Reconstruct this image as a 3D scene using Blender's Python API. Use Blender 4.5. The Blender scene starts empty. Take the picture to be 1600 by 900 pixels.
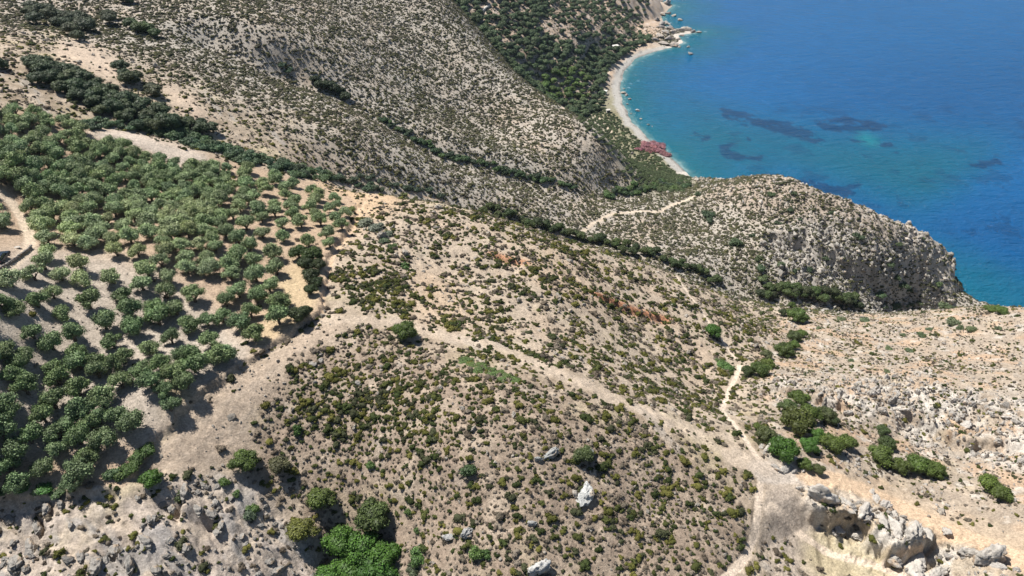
import bpy, math, random
import numpy as np
from math import radians

# ------------------------------------------------------------------ camera, sky, sun, exposure
sc = bpy.context.scene
F = 1100.0                      # focal length in pixels of a 1600 px wide frame
PITCH = 35.0
CAMZ = 200.0
cam_d = bpy.data.cameras.new('camera'); cam = bpy.data.objects.new('camera', cam_d)
sc.collection.objects.link(cam); sc.camera = cam
cam.location = (0, 0, CAMZ); cam.rotation_euler = (radians(90 - PITCH), 0, 0)
cam_d.sensor_width = 36.0; cam_d.lens = 36.0 * F / 1600.0; cam_d.clip_start = 1.0; cam_d.clip_end = 30000
SUN_DIR = np.array([-0.66, 0.46, 1.30]); SUN_DIR /= np.linalg.norm(SUN_DIR)
elev = math.asin(SUN_DIR[2]); azim = math.atan2(SUN_DIR[0], SUN_DIR[1])
w = bpy.data.worlds.new('World'); sc.world = w; w.use_nodes = True
nt = w.node_tree; bg = nt.nodes['Background']
sky = nt.nodes.new('ShaderNodeTexSky'); sky.sky_type = 'NISHITA'; sky.sun_disc = False
sky.sun_elevation = elev; sky.sun_rotation = azim; sky.air_density = 1.0; sky.dust_density = 0.6; sky.ozone_density = 1.5
nt.links.new(sky.outputs['Color'], bg.inputs['Color']); bg.inputs['Strength'].default_value = 0.052
sl = bpy.data.lights.new('sun', 'SUN'); sl.energy = 5.0; sl.angle = radians(0.5); sl.color = (1.0, 0.95, 0.88)
sun = bpy.data.objects.new('sun', sl); sc.collection.objects.link(sun)
from mathutils import Vector
sun.rotation_euler = Vector(SUN_DIR).to_track_quat('Z', 'Y').to_euler()
sc.view_settings.view_transform = 'Standard'; sc.view_settings.look = 'None'
sc.view_settings.exposure = 0.55; sc.view_settings.gamma = 1.0; sc.view_settings.use_curve_mapping = False
sc.cycles.max_bounces = 4; sc.cycles.diffuse_bounces = 2; sc.cycles.glossy_bounces = 2
sc.cycles.transparent_max_bounces = 4; sc.cycles.caustics_reflective = False; sc.cycles.caustics_refractive = False

HAZE = .00004                   # air density per metre
rng = np.random.default_rng(7); random.seed(7)
CP, SP = math.cos(radians(PITCH)), math.sin(radians(PITCH))

def unproj(u, v, d):            # a point d metres deep along the viewing axis
    k = (450 - v) / F
    return np.array([d * (u - 800) / F, d * (CP + k * SP), CAMZ + d * (k * CP - SP)])

def project(P):
    P = np.asarray(P, float); x, y, z = P[..., 0], P[..., 1], P[..., 2] - CAMZ
    dep = y * CP - z * SP; up = y * SP + z * CP
    dep = np.maximum(dep, 1e-3)
    return 800 + F * x / dep, 450 - F * up / dep, dep

# ------------------------------------------------------------------ noise (world space)
def _hash(ix, iy, s):
    h = (ix.astype(np.int64) * 374761393 + iy.astype(np.int64) * 668265263 + s * 1442695041) & 0xffffffff
    h = ((h ^ (h >> 13)) * 1274126177) & 0xffffffff
    return ((h ^ (h >> 16)) & 0xffff) / 65535.0

def vnoise(x, y, s=0):          # gradient noise, about -1..1
    ix = np.floor(x); iy = np.floor(y); fx = x - ix; fy = y - iy
    ux = fx * fx * fx * (fx * (fx * 6 - 15) + 10); uy = fy * fy * fy * (fy * (fy * 6 - 15) + 10)
    def g(dx, dy):
        a = _hash(ix + dx, iy + dy, s) * 2 * np.pi
        return np.cos(a) * (fx - dx) + np.sin(a) * (fy - dy)
    a = g(0, 0) * (1 - ux) + g(1, 0) * ux; b = g(0, 1) * (1 - ux) + g(1, 1) * ux
    return (a * (1 - uy) + b * uy) * 1.5

def fbm(x, y, sc_, oct_=4, s=0, gain=0.5):
    r = 0; a = 1; t = 0
    for i in range(oct_):
        r = r + a * vnoise(x / sc_ + 13.7 * i, y / sc_ - 7.3 * i, s + i); t += a; a *= gain; sc_ = sc_ / 2.03
    return r / t

def ridged(x, y, sc_, oct_=4, s=0):
    r = 0; a = 1; t = 0
    for i in range(oct_):
        r = r + a * (1 - 2 * np.abs(vnoise(x / sc_ + 5.1 * i, y / sc_ + 3.3 * i, s + i))); t += a; a *= 0.55; sc_ = sc_ / 2.1
    return r / t

def sstep(a, b, x):
    t = np.clip((x - a) / (b - a), 0, 1); return t * t * (3 - 2 * t)

# ------------------------------------------------------------------ masks drawn over the survey picture, looked up by a point's survey position
MW, MH, MS, MO = 980, 590, 2.0, (-180.0, -140.0)
_mu, _mv = np.meshgrid(MO[0] + MS * np.arange(MW), MO[1] + MS * np.arange(MH))
def blur(m, r):
    if r < 1: return m
    k = np.ones(2 * r + 1) / (2 * r + 1)
    for _ in range(2):
        p = np.pad(m, ((r, r), (0, 0)), 'edge'); c = np.cumsum(np.vstack([np.zeros((1, p.shape[1])), p]), 0); m = (c[2*r+1:] - c[:-2*r-1]) / (2*r+1)
        p = np.pad(m, ((0, 0), (r, r)), 'edge'); c = np.cumsum(np.hstack([np.zeros((p.shape[0], 1)), p]), 1); m = (c[:, 2*r+1:] - c[:, :-2*r-1]) / (2*r+1)
    return m
def inpoly(u, v, poly):
    ins = np.zeros(u.shape, bool); n = len(poly)
    for i in range(n):
        x1, y1 = poly[i]; x2, y2 = poly[(i + 1) % n]
        if y1 == y2: continue
        c = ((y1 > v) != (y2 > v)) & (u < (x2 - x1) * (v - y1) / (y2 - y1) + x1); ins ^= c
    return ins
def seg_dist(x, y, pts):
    d = np.full(np.shape(x), 1e9)
    for (x1, y1), (x2, y2) in zip(pts[:-1], pts[1:]):
        L = (x2 - x1) ** 2 + (y2 - y1) ** 2 + 1e-9
        t = np.clip(((x - x1) * (x2 - x1) + (y - y1) * (y2 - y1)) / L, 0, 1)
        d = np.minimum(d, np.hypot(x - x1 - t * (x2 - x1), y - y1 - t * (y2 - y1)))
    return d
class Mask:
    def __init__(s, polys=(), lines=(), soft=3):
        m = np.zeros((MH, MW))
        for p in polys: m = np.maximum(m, inpoly(_mu, _mv, p).astype(float))
        for w_, p in lines: m = np.maximum(m, 1 - sstep(w_ * 0.8, w_ * 1.2, seg_dist(_mu, _mv, p)))
        s.m = blur(m, soft)
    def __call__(s, u, v):
        a = np.clip((u - MO[0]) / MS, 0, MW - 1.001); b = np.clip((v - MO[1]) / MS, 0, MH - 1.001)
        i = a.astype(int); j = b.astype(int); fa = a - i; fb = b - j; m = s.m
        return (m[j, i] * (1 - fa) + m[j, i + 1] * fa) * (1 - fb) + (m[j + 1, i] * (1 - fa) + m[j + 1, i + 1] * fa) * fb

# ------------------------------------------------------------------ the lie of the land
CTRL = [  # u, v, depth
 (50,20,270),(-150,20,240),(-150,200,160),(30,220,178),(300,30,290),(300,-120,380),(60,-120,330),(150,110,225),(300,150,232),(420,60,290),(500,200,252),(600,100,340),(600,0,405),(560,-100,480),
 (430,100,292),(400,180,240),(740,240,302),(700,300,262),(900,290,312),(600,190,285),(650,220,290),(640,150,330),(770,200,345),
 (650,0,415),(720,60,405),(800,130,395),(870,180,378),(930,225,352),(700,0,430),
 (1000,265,425),(960,245,410),(960,290,340),(1080,300,350),(1020,330,322),(920,350,300),(850,310,300),
 (60,450,136),(-150,450,115),(30,340,158),(250,380,157),(120,300,170),(300,250,200),(400,300,192),(470,400,165),(470,500,141),(60,600,122),(-150,650,105),(250,600,122),(60,730,112),(200,700,116),(360,520,140),
 (500,285,210),(560,330,195),(640,315,212),(700,330,206),(760,335,216),(850,362,222),(850,400,190),(930,385,226),(1000,408,230),(1090,440,236),(1180,475,238),(900,450,182),(1000,500,187),(1100,480,204),(700,420,175),(600,400,170),(560,450,155),
 (640,510,145),(760,540,143),(900,590,136),(1080,680,129),(1190,740,126),(1180,850,116),(1000,800,115),(900,890,107),(900,660,123),(700,700,118),(700,600,128),(430,600,129),(520,560,135),(380,720,121),(250,720,116),(560,800,119),(560,880,118),(540,960,112),
 (100,775,110),(0,800,108),(100,880,104),(300,880,107),(300,800,112),(-150,850,106),(200,980,98),(0,980,97),(700,880,109),(760,980,100),(1200,980,104),
 (1150,590,176),(1200,560,190),(1140,635,158),(1200,500,228),(1250,490,232),(1240,650,150),(1240,600,165),(1300,560,188),(1400,500,228),(1400,600,165),(1500,480,232),(1600,487,202),(1700,495,190),(1500,560,185),(1600,600,160),(1400,700,148),(1500,700,148),(1600,750,134),(1400,760,134),(1300,760,127),(1400,860,117),(1300,880,117),(1500,830,122),(1590,880,114),(1720,800,118),(1500,980,106),
 (1250,455,280),(1150,443,276),(1330,468,285),(1400,472,300),(1450,474,312),(1100,424,275),(1000,388,280),(900,372,283),(830,340,285),(1100,350,318),(1200,330,316),(1200,400,296),(1300,420,292),(1120,292,345),(1180,275,345),(1240,266,330),(1300,300,322),(1350,327,318),(1400,350,316),(1450,374,314),(1300,370,306),(1380,400,300),
 (830,120,530),(880,150,537),(850,90,570),(800,60,560),(700,10,560),(760,60,520),(700,50,500),(900,200,500),(930,240,440),(640,-60,560),(760,10,580),(900,60,610),(930,20,690),(850,20,620),(960,80,650),(980,20,745),(900,-40,760),(820,-60,760),(990,-30,830),(930,130,582),(920,180,530),(950,210,505),(1040,270,432),(1040,300,372),
]
CT = np.array([unproj(*c) for c in CTRL])
EXTRA = np.array([  # x, y, z beyond the frame or hidden
 (0,30,84),(-60,30,84),(60,30,84),(-200,60,104),(200,60,90),(-350,150,125),(-350,350,165),(-250,550,165),(-100,700,150),(-150,450,138),(100,850,110),(0,1000,110),(-300,800,190),(120,1050,60),(-420,60,120),(260,40,80),
 (150,330,34),(170,300,26),(182,180,56),(185,130,70)])
CT = np.vstack([CT, EXTRA])
def tps_fit(P, z, lam=60.0, s=100.0):
    X = P / s; n = len(X); r2 = ((X[:, None] - X[None]) ** 2).sum(2)
    K = 0.5 * r2 * np.log(r2 + 1e-12) + np.eye(n) * lam * 1e-4
    A = np.zeros((n + 3, n + 3)); A[:n, :n] = K; A[:n, n] = 1; A[:n, n + 1:] = X; A[n, :n] = 1; A[n + 1:, :n] = X.T
    return np.linalg.solve(A, np.concatenate([z, np.zeros(3)])), X, s
_W, _X, _S = tps_fit(CT[:, :2], CT[:, 2])
def land(x, y):
    sh = np.shape(x); x = np.ravel(x) / _S; y = np.ravel(y) / _S; out = _W[-3] + _W[-2] * x + _W[-1] * y
    for (px, py), wt in zip(_X, _W[:-3]):
        r2 = (x - px) ** 2 + (y - py) ** 2; out = out + wt * 0.5 * r2 * np.log(r2 + 1e-12)
    return out.reshape(sh)

def at0(u, v):                  # a survey position on the sea surface
    k = (450 - v) / F; d = CAMZ / (SP - k * CP); p = unproj(u, v, d); return (p[0], p[1])
COAST_PX = [(1032,-30),(1030,2),(1052,8),(1034,26),(1036,40),(1050,46),(1092,50),(1060,56),(1068,66),(1052,74),(1022,81),(993,92),(975,112),(969,135),(973,162),(986,188),(1010,214),(1035,232),(1057,254),(1080,276)]
COAST = [(at0(u, v)[0] + 0, at0(u, v)[1]) for u, v in COAST_PX]
COAST = [(60,1400),(70,1150)] + COAST + [(128,382),(138,352),(145,324),(156,307),(169,298),(184,292),(198,287),(211,286),(221,275),(229,262),(231,248),(230,225),(226,175),(234,110),(250,40),(260,-200)]
STEEP = [1.5]*2 + [1.2,1.0,.6,.7,.6,.35,.25,.3,.3,.28,.16,.13,.12,.12,.12,.12,.12,.13,.16,.3] + [.9,1.3,1.6,2.0,2.5,2.5,2.5,1.3,.7,.7,1.0,1.3,1.4,1.4,1.4,1.4]
CARR = np.array(COAST); SARR = np.array(STEEP)
LANDPOLY = COAST + [(-3000,-200),(-3000,1400)]
def coast(x, y):                # signed distance inland, steepness there
    sh = np.shape(x); x = np.ravel(x); y = np.ravel(y); d = np.full(x.shape, 1e9); st = np.ones(x.shape)
    for i in range(len(CARR) - 1):
        (x1, y1), (x2, y2) = CARR[i], CARR[i + 1]; L = (x2 - x1) ** 2 + (y2 - y1) ** 2
        t = np.clip(((x - x1) * (x2 - x1) + (y - y1) * (y2 - y1)) / L, 0, 1)
        dd = np.hypot(x - x1 - t * (x2 - x1), y - y1 - t * (y2 - y1)); b = dd < d
        d = np.where(b, dd, d); st = np.where(b, SARR[i] * (1 - t) + SARR[i + 1] * t, st)
    s = np.where(inpoly(x, y, LANDPOLY), 1, -1)
    return (d * s).reshape(sh), st.reshape(sh)
def base_h(x, y, z=None):
    z = land(x, y) if z is None else z; cd, st = coast(x, y)
    cd = cd + 1.6 * fbm(x, y, 14, 3, 5) + np.clip(st - .8, 0, 1) * (2.6 * fbm(x, y, 12, 5, 6, .62) + 1.2 * ridged(x, y, 6, 4, 8)) * (cd < 60)
    rise = np.where(st < 0.25, np.maximum(cd, 0) * st + np.maximum(cd - 15, 0) * 0.35, np.maximum(cd, 0) * st)
    rise = rise + np.maximum(cd - 30, 0) * 1.0
    k = 3.0                      # smooth minimum of inland form and coastal rise
    h = np.clip(0.5 + 0.5 * (rise - z) / k, 0, 1); hmin = rise * (1 - h) + z * h - k * h * (1 - h) * (h > 0) * (h < 1)
    hmin = np.where(cd > 0, np.maximum(hmin, np.minimum(cd * 0.06, .4)), cd * np.minimum(st, .5))
    return np.maximum(hmin, -12), cd, st
# ------------------------------------------------------------------ terrain tessellation: a fan of radial rows over the hillside
NA, NR = 1120, 1180
AZ = np.radians(np.linspace(-60, 58, NA)); RR = np.exp(np.linspace(math.log(42.0), math.log(1250.0), NR))
AA, RG = np.meshgrid(AZ, RR); GX = RG * np.sin(AA); GY = RG * np.cos(AA)
def samp(arr, x, y):
    a = (np.arctan2(x, y) - AZ[0]) / (AZ[-1] - AZ[0]) * (NA - 1)
    r = (np.log(np.hypot(x, y)) - math.log(42.0)) / (math.log(1250.0) - math.log(42.0)) * (NR - 1)
    a = np.clip(a, 0, NA - 1.001); r = np.clip(r, 0, NR - 1.001); i = a.astype(int); j = r.astype(int); fa = a - i; fr = r - j
    if arr.ndim == 3: fa = fa[..., None]; fr = fr[..., None]
    return (arr[j, i] * (1 - fa) + arr[j, i + 1] * fa) * (1 - fr) + (arr[j + 1, i] * (1 - fa) + arr[j + 1, i + 1] * fa) * fr
def cub(n, m):                  # Catmull-Rom weights from m coarse nodes to n fine ones
    t = np.linspace(0, m - 1, n); i = np.clip(t.astype(int), 1, m - 3); f = t - i; W = np.zeros((n, m)); r = np.arange(n)
    W[r, i-1] = -.5*f**3 + f*f - .5*f; W[r, i] = 1.5*f**3 - 2.5*f*f + 1; W[r, i+1] = -1.5*f**3 + 2*f*f + .5*f; W[r, i+2] = .5*f**3 - .5*f*f
    return W
_a, _r = np.meshgrid(np.linspace(AZ[0], AZ[-1], 240), np.exp(np.linspace(math.log(42.0), math.log(1250.0), 240)))
H0, CD, ST = base_h(GX, GY, cub(NR, 240) @ land(_r * np.sin(_a), _r * np.cos(_a)) @ cub(NA, 240).T)
U, V, DEP = project(np.stack([GX, GY, H0], -1))
def hit(u, v, H):               # first crossing of the line of sight with the surface
    u = np.atleast_1d(np.asarray(u, float)); v = np.atleast_1d(np.asarray(v, float)); k = (450 - v) / F
    dx = (u - 800) / F; dy = CP + k * SP; dz = k * CP - SP; az = np.arctan2(dx, dy); hr = np.hypot(dx, dy)
    a = np.clip((az - AZ[0]) / (AZ[-1] - AZ[0]) * (NA - 1), 0, NA - 1.001); i = a.astype(int); fa = a - i
    col = H[:, i] * (1 - fa) + H[:, i + 1] * fa                       # NR x n
    ray = CAMZ + RR[:, None] * (dz / hr)[None]
    below = ray <= np.maximum(col, 0.0); j = np.clip(np.argmax(below, 0), 1, NR - 1); n = np.arange(len(u))
    d0 = ray[j-1, n] - np.maximum(col[j-1, n], 0); d1 = ray[j, n] - np.maximum(col[j, n], 0); t = np.clip(d0 / (d0 - d1 + 1e-9), 0, 1)
    r = RR[j-1] * (1 - t) + RR[j] * t
    x = r * np.sin(az); y = r * np.cos(az); return np.stack([x, y, samp(H, x, y), r / hr], -1)   # x, y, z, depth
# ------------------------------------------------------------------ relief: gullies, ridges, banks, ledges, rough rock
def wpts(pts, H=None):          # survey positions (u, v) on the land -> plan positions
    h = hit([p[0] for p in pts], [p[1] for p in pts], H0 if H is None else H); return [(a[0], a[1]) for a in h]
def groove(x, y, pts, depth, width): return -depth * np.exp(-(seg_dist(x, y, pts) / width) ** 2)
def side_dist(x, y, pts):       # signed: positive to the right of travel
    d = np.full(x.shape, 1e9); s = np.ones(x.shape); ov = np.zeros(x.shape); n_ = len(pts) - 2; acc = 0; al = np.zeros(x.shape)
    for i_, ((x1, y1), (x2, y2)) in enumerate(zip(pts[:-1], pts[1:])):
        L = (x2-x1)**2 + (y2-y1)**2 + 1e-9; tr = ((x-x1)*(x2-x1) + (y-y1)*(y2-y1)) / L; t = np.clip(tr, 0, 1)
        o_ = math.sqrt(L) * ((np.maximum(-tr, 0) if i_ == 0 else 0) + (np.maximum(tr - 1, 0) if i_ == n_ else 0))
        dd = np.hypot(x-x1-t*(x2-x1), y-y1-t*(y2-y1)); b = dd < d
        d = np.where(b, dd, d); s = np.where(b, np.sign((x2-x1)*(y-y1) - (y2-y1)*(x-x1)) * -1, s); ov = np.where(b, o_, ov); al = np.where(b, acc + t * math.sqrt(L), al); acc += math.sqrt(L)
    return d * s, ov, np.minimum(al, acc - al)
def step(x, y, pts, A, wd, L):  # ground to the right of travel drops by A within wd metres, recovering over L metres
    sd, ov, al = side_dist(x, y, pts); sd = sd + 0.9 * vnoise(x / 2.8, y / 2.8, 77) + .4 * vnoise(x / 1.1, y / 1.1, 78)
    ends = sstep(0, min(A * 1.8, 6), al) * np.exp(-(ov / 1.6) ** 2)
    return -A * sstep(0, wd, sd) * np.exp(-(np.maximum(sd, 0) / L) ** 2) * ends + A * .15 * np.exp(-(np.minimum(sd, 0) / 1.2) ** 2) * (sd < 0) * ends

def w3(pts): return [tuple(unproj(*p)[:2]) for p in pts]
G_HID = w3([(560,290,238),(640,300,248),(720,318,256),(800,345,262),(880,368,262),(1000,400,264),(1100,432,266),(1200,456,274),(1330,470,290),(1440,474,312)])
G_UP = w3([(330,60,285),(430,102,291),(520,135,298),(595,188,296),(640,206,294),(690,233,296),(740,246,300),(790,262,304),(840,274,308),(900,292,312),(960,300,335)])
R_FAR = w3([(600,-60,440),(650,0,410),(720,55,402),(800,125,392),(870,180,376),(940,228,352)])
G_FAR = w3([(620,-40,560),(700,12,545),(770,70,530),(830,120,535),(880,160,540)])
BANK = wpts([(556,318),(548,345),(512,398),(504,440),(496,484),(440,525),(400,552),(340,592),(300,622),(266,655),(246,686),(226,712),(205,742),(196,760)])
HEDGE = wpts([(196,762),(120,768),(60,768),(-60,764)])
CRAG = wpts([(1246,768),(1275,800),(1300,806),(1345,800),(1362,828),(1392,858),(1425,850),(1452,840),(1492,836)])
CRAG2 = wpts([(1398,880),(1450,880),(1490,895)])
SCARP = wpts([(930,460),(960,470),(985,482),(1010,490),(1045,500)])
SCARP2 = wpts([(770,398),(795,405),(820,412)])
RIMR = wpts([(1195,602),(1230,612),(1290,628),(1340,640)])
RIM2 = wpts([(1400,640),(1450,665),(1500,690),(1560,690),(1610,715)])
LED = [wpts(p) for p in ([(96,785),(74,820),(62,855),(20,880)], [(235,850),(190,868),(150,890)], [(300,765),(290,800),(270,830)], [(350,800),(330,850)], [(215,880),(190,905)])]
MOUND = wpts([(150,212),(200,222),(260,232),(310,245)])
HEAD = w3([(1190,352,306),(1262,372,303),(1300,388,300),(1345,402,300),(1385,408,300),(1420,400,303),(1452,388,309)])

M_rock = Mask([[(1230,350),(1300,345),(1380,370),(1455,375),(1490,470),(1420,480),(1330,470),(1230,440),(1180,380)]], soft=6)
M_karst = Mask([[(1190,590),(1260,595),(1350,600),(1420,590),(1620,640),(1780,660),(1780,760),(1620,740),(1540,730),(1450,700),(1380,660),(1300,660),(1230,640)]], soft=5)
M_plat = Mask([[(1200,500),(1300,480),(1480,480),(1780,480),(1780,900),(1600,830),(1500,800),(1350,750),(1230,720),(1200,640),(1175,590)]], soft=6)
M_headtop = Mask([[(1080,275),(1240,262),(1300,280),(1450,365),(1450,380),(1350,375),(1250,360),(1150,330),(1085,320)]], soft=5)
M_crag = Mask([[(1240,755),(1300,755),(1400,800),(1500,830),(1560,860),(1600,900),(1560,1000),(1380,990),(1390,900),(1330,860),(1270,810)]], soft=4)
M_sw = Mask([[(-170,790),(60,780),(200,780),(280,745),(400,760),(430,800),(480,840),(500,900),(520,1000),(-170,1000)]], soft=6)
M_far = Mask([[(660,-130),(1060,-130),(1040,60),(990,90),(930,170),(870,170),(790,110),(700,35)]], soft=3)
M_orch = Mask([[(-170,150),(0,170),(60,172),(140,200),(230,215),(300,240),(400,258),(480,280),(550,308),(552,330),(540,360),(510,400),(498,485),(400,550),(300,620),(245,685),(195,762),(0,766),(-170,766)]], soft=1)
M_scree = Mask([[(-170,430),(60,390),(150,395),(250,420),(420,560),(330,610),(250,680),(150,700),(-170,720)]], soft=8)
M_bank = Mask([[(505,495),(560,500),(520,530),(450,570),(400,640),(395,705),(340,740),(262,745),(225,735),(270,665),(310,625),(400,560)]], soft=5)

x, y = GX, GY
H = H0.copy()
H += groove(x, y, G_HID, 9, 17) + groove(x, y, G_UP, 6, 11) - groove(x, y, R_FAR, 7, 24) + groove(x, y, G_FAR, 9, 22)
CDm = np.clip(CD / 25, 0, 1)
H = np.where(CD > 0, H0 + (H - H0) * CDm, H0)
Um, Vm = U + 5 * fbm(x, y, 9, 3, 21), V + 5 * fbm(x, y, 9, 3, 33)
mrock, mkarst, mplat, mhead, mcrag, msw, mfar, morch, mbank = [m(Um, Vm) for m in (M_rock, M_karst, M_plat, M_headtop, M_crag, M_sw, M_far, M_orch, M_bank)]
mrock = mrock * (DEP > 240); mplat = mplat * (DEP < 262); mhead = mhead * (DEP > 290); mfar = mfar * (DEP > 480); morch = morch * (DEP < 235)
inl = np.clip(CD / 12, 0, 1)
dirn = (x * 0.8 - y * 0.6)
H += inl * (1.3 * fbm(x, y, 45, 3, 1) + 0.55 * fbm(x, y, 11, 3, 2)) * (1 - .6 * morch)
fine = inl * (0.26 * fbm(x, y, 2.6, 3, 3) + .04 * ridged(x, y, .95, 2, 4) * (DEP < 200) * sstep(-.2, .3, fbm(x, y, 7, 2, 24))) * (1 - .5 * morch)
H += inl * mrock * (2.6 * ridged(x, y, 11, 5, 9) + 1.6 * ridged(x, y, 4.5, 3, 10) - 0.5)
H += inl * mkarst * (1.3 * ridged(x, y, 4.0, 5, 12))
H += inl * mplat * (0.35 * ridged(x, y, 3, 4, 14))
H += inl * mhead * (1.3 * ridged(x, y, 7, 5, 15))
H += inl * mfar * (3.5 * ridged(x + 0.5 * y, y * .6, 38, 4, 16) + 1.2 * ridged(x, y, 9, 3, 17))
H += inl * mcrag * (1.1 * ridged(x, y, 3.6, 5, 18))
H += inl * msw * (1.0 * ridged(x * .7 + y * .7, (y - x) * .35, 4.2, 4, 19))
H += inl * mbank * 0.06 * np.sin((x * .55 + y * .83) * 5.2 + 3 * fbm(x, y, 5, 3, 22))          # little terraces worn by goats
mcliff = np.clip((ST - .6) / .4, 0, 1) * (1 - sstep(15, 34, CD)) * (CD > 0)
fine += inl * .10 * np.sin(H0 * 5.6 + 4 * fbm(x, y, 9, 3, 25)) * sstep(-.1, .35, fbm(x, y, 26, 3, 26)) * (DEP < 245) * (1 - morch)      # trodden contour steps
H += fine
H += inl * mcliff * 2.4 * ridged(x, y, 8, 5, 20)
H += step(x, y, BANK[::-1], 0.9, 0.6, 4.0) + step(x, y, HEDGE[::-1], 1.1, .8, 7)
H += step(x, y, CRAG, 4.0, 1.2, 14) + step(x, y, CRAG2, 2.6, .8, 8)
H += step(x, y, SCARP, 1.1, .8, 7) + step(x, y, SCARP2, .9, .7, 6)
H += step(x, y, RIMR, 2.0, .9, 7) + step(x, y, RIM2, 2.2, 1.0, 8) + step(x, y, HEAD, 4.0, 3.0, 16)
for L_ in LED: H += step(x, y, L_, 2.6, .7, 6)
H -= 1.3 * groove(x, y, MOUND, 1, 4.5)
H = np.where(CD < 0, H0, np.maximum(H, np.minimum(CD * .05, .5)))

# paths flatten the ground a little; widths in metres
PATHS = [ (wpts(p, H), wd, c) for p, wd, c in [
 ([(1120,915),(1150,888),(1168,866),(1180,830),(1184,790),(1188,755),(1192,730)], .7, 0),
 ([(1192,730),(1170,695),(1152,668),(1135,652),(1128,640),(1138,612),(1150,588),(1156,570)], .6, 0),
 ([(1150,560),(1128,530),(1105,500),(1098,488),(1075,460),(1055,430)], .45, 0),
 ([(1192,738),(1225,738),(1262,745)], 2.6, 3),
 ([(1262,745),(1310,752),(1360,768),(1400,790),(1450,812),(1505,835),(1560,860),(1640,900)], 2.6, 1),
 ([(1192,735),(1130,705),(1070,670),(1000,640),(930,610),(860,580),(790,550),(720,530),(650,512),(600,500),(520,500)], 2.0, 4),
 ([(1205,790),(1235,815),(1260,840),(1300,865),(1360,882),(1420,905)], .8, 0),
 ([(1400,872),(1440,858),(1465,848),(1500,838)], .35, 1),
 ([(905,366),(925,350),(955,335),(990,331),(1030,331),(1050,320),(1085,306)], .9, 2),
 ([(978,250),(990,256),(1000,268),(992,282),(985,300)], 1.2, 2),
 ([(-60,470),(0,432),(25,408),(45,388),(46,368),(36,345),(20,318),(0,300)], 1.05, 2),
 ([(925,160),(938,130),(950,112),(966,96)], 1.6, 2),
 ([(932,182),(945,192),(955,206)], 1.3, 2),
 ([(985,-10),(998,5),(1010,25)], 2.2, 2),
 ([(868,158),(880,170)], 1.0, 2),
 ([(250,705),(300,672),(340,640),(400,600),(450,562)], .3, 5), ([(262,730),(330,690),(400,640)], .3, 5), ([(300,740),(360,690),(395,660)], .25, 5),
 ([(735,520),(720,470),(700,430),(690,395)], .35, 5), ([(650,505),(658,450),(640,400),(625,350)], .35, 5), ([(560,330),(575,312),(640,300),(700,315)], .5, 1),
 ([(545,500),(560,560),(600,640),(590,720),(540,770)], .3, 5), ([(700,860),(760,840),(860,810),(960,800)], .25, 5),
 ([(560,325),(556,350),(540,375),(520,400),(508,440),(500,490)], .5, 1)]]

tread = np.zeros(x.shape)
for pts, wd, c in PATHS:
    if c >= 4: continue
    xs = [p[0] for p in pts]; ys = [p[1] for p in pts]; sel = (x > min(xs) - 8) & (x < max(xs) + 8) & (y > min(ys) - 8) & (y < max(ys) + 8)
    if sel.any(): tread[sel] = np.maximum(tread[sel], 1 - sstep(wd * .8, wd * 1.5, seg_dist(x[sel], y[sel], pts)))
H -= tread * (fine + .10) * (DEP < 250)
# ------------------------------------------------------------------ what the ground is made of
C_ = lambda *a: np.array(a)
SOIL, SCREE, ORANGE, LITTER, LIME, TAN, SCHIST, SHING = C_(.435,.36,.28), C_(.42,.38,.33), C_(.44,.29,.18), C_(.24,.19,.135), C_(.50,.465,.415), C_(.43,.355,.26), C_(.27,.265,.26), C_(.35,.338,.315)
GRASSY = C_(.15,.15,.075)
def mixc(c, d, t): return c * (1 - t[..., None]) + d * t[..., None]
U, V, DEP = project(np.stack([GX, GY, H], -1)); Um, Vm = U + 5 * fbm(x, y, 7, 3, 41), V + 4 * fbm(x, y, 7, 3, 42)
n1, n2, n3 = fbm(x, y, 22, 4, 51), fbm(x, y, 5, 4, 52), fbm(x, y, 1.6, 3, 53)
col = np.ones(x.shape + (3,)) * SOIL
col = mixc(col, LITTER, np.clip(.42 + 1.2 * n2 + .5 * n1, 0, .85))
m_pl = (1 - morch) * (DEP < 250); col = mixc(col, C_(.44,.375,.24), m_pl * sstep(.12, .38, fbm(x, y, 14, 4, 44)) * .55); col = mixc(col, C_(.34,.32,.29), m_pl * sstep(.22, .42, fbm(x * .8 + y * .6, (y * .8 - x * .6) * .35, 6, 4, 45)) * .6)
far_ = sstep(225, 270, DEP)
col = mixc(col, SCREE * .98, far_ * np.clip(.6 + n1 + n2, 0, .9))
def M(polys=(), lines=(), soft=4): return Mask(polys, lines, soft)(Um, Vm)
m_fore = M([[(400,640),(450,570),(560,520),(640,530),(760,570),(900,620),(1060,690),(1150,760),(1170,840),(1120,1000),(560,1000),(480,800),(400,740)]], soft=10) * (DEP < 175)
col = mixc(col, C_(.275,.215,.165), m_fore * np.clip(.75 + n2, 0, 1))
m_spur = M([[(560,310),(700,330),(900,390),(1060,430),(1200,480),(1180,600),(1110,680),(960,610),(760,530),(560,490),(510,440)]], soft=8) * (DEP < 245)
col = mixc(col, SOIL * .92, m_spur * np.clip(.75 + .6 * n2, 0, 1))
col = mixc(col, ORANGE, m_spur * np.clip(sstep(.05, .3, fbm(x, y, 18, 4, 54)), 0, 1) * .15)
m = M([[(470,275),(560,285),(640,300),(620,330),(560,345),(540,390),(505,400),(470,420),(440,380),(470,330),(500,310)]], soft=6) * (DEP < 232); col = mixc(col, C_(.5,.36,.23), m * .85)
m = M([[(640,430),(700,420),(760,520),(640,500)], [(800,390),(880,400),(960,470),(1040,500),(1060,520),(960,500),(860,450)]], soft=8) * (DEP < 245); col = mixc(col, C_(.46,.335,.225), m * .5)
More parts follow.
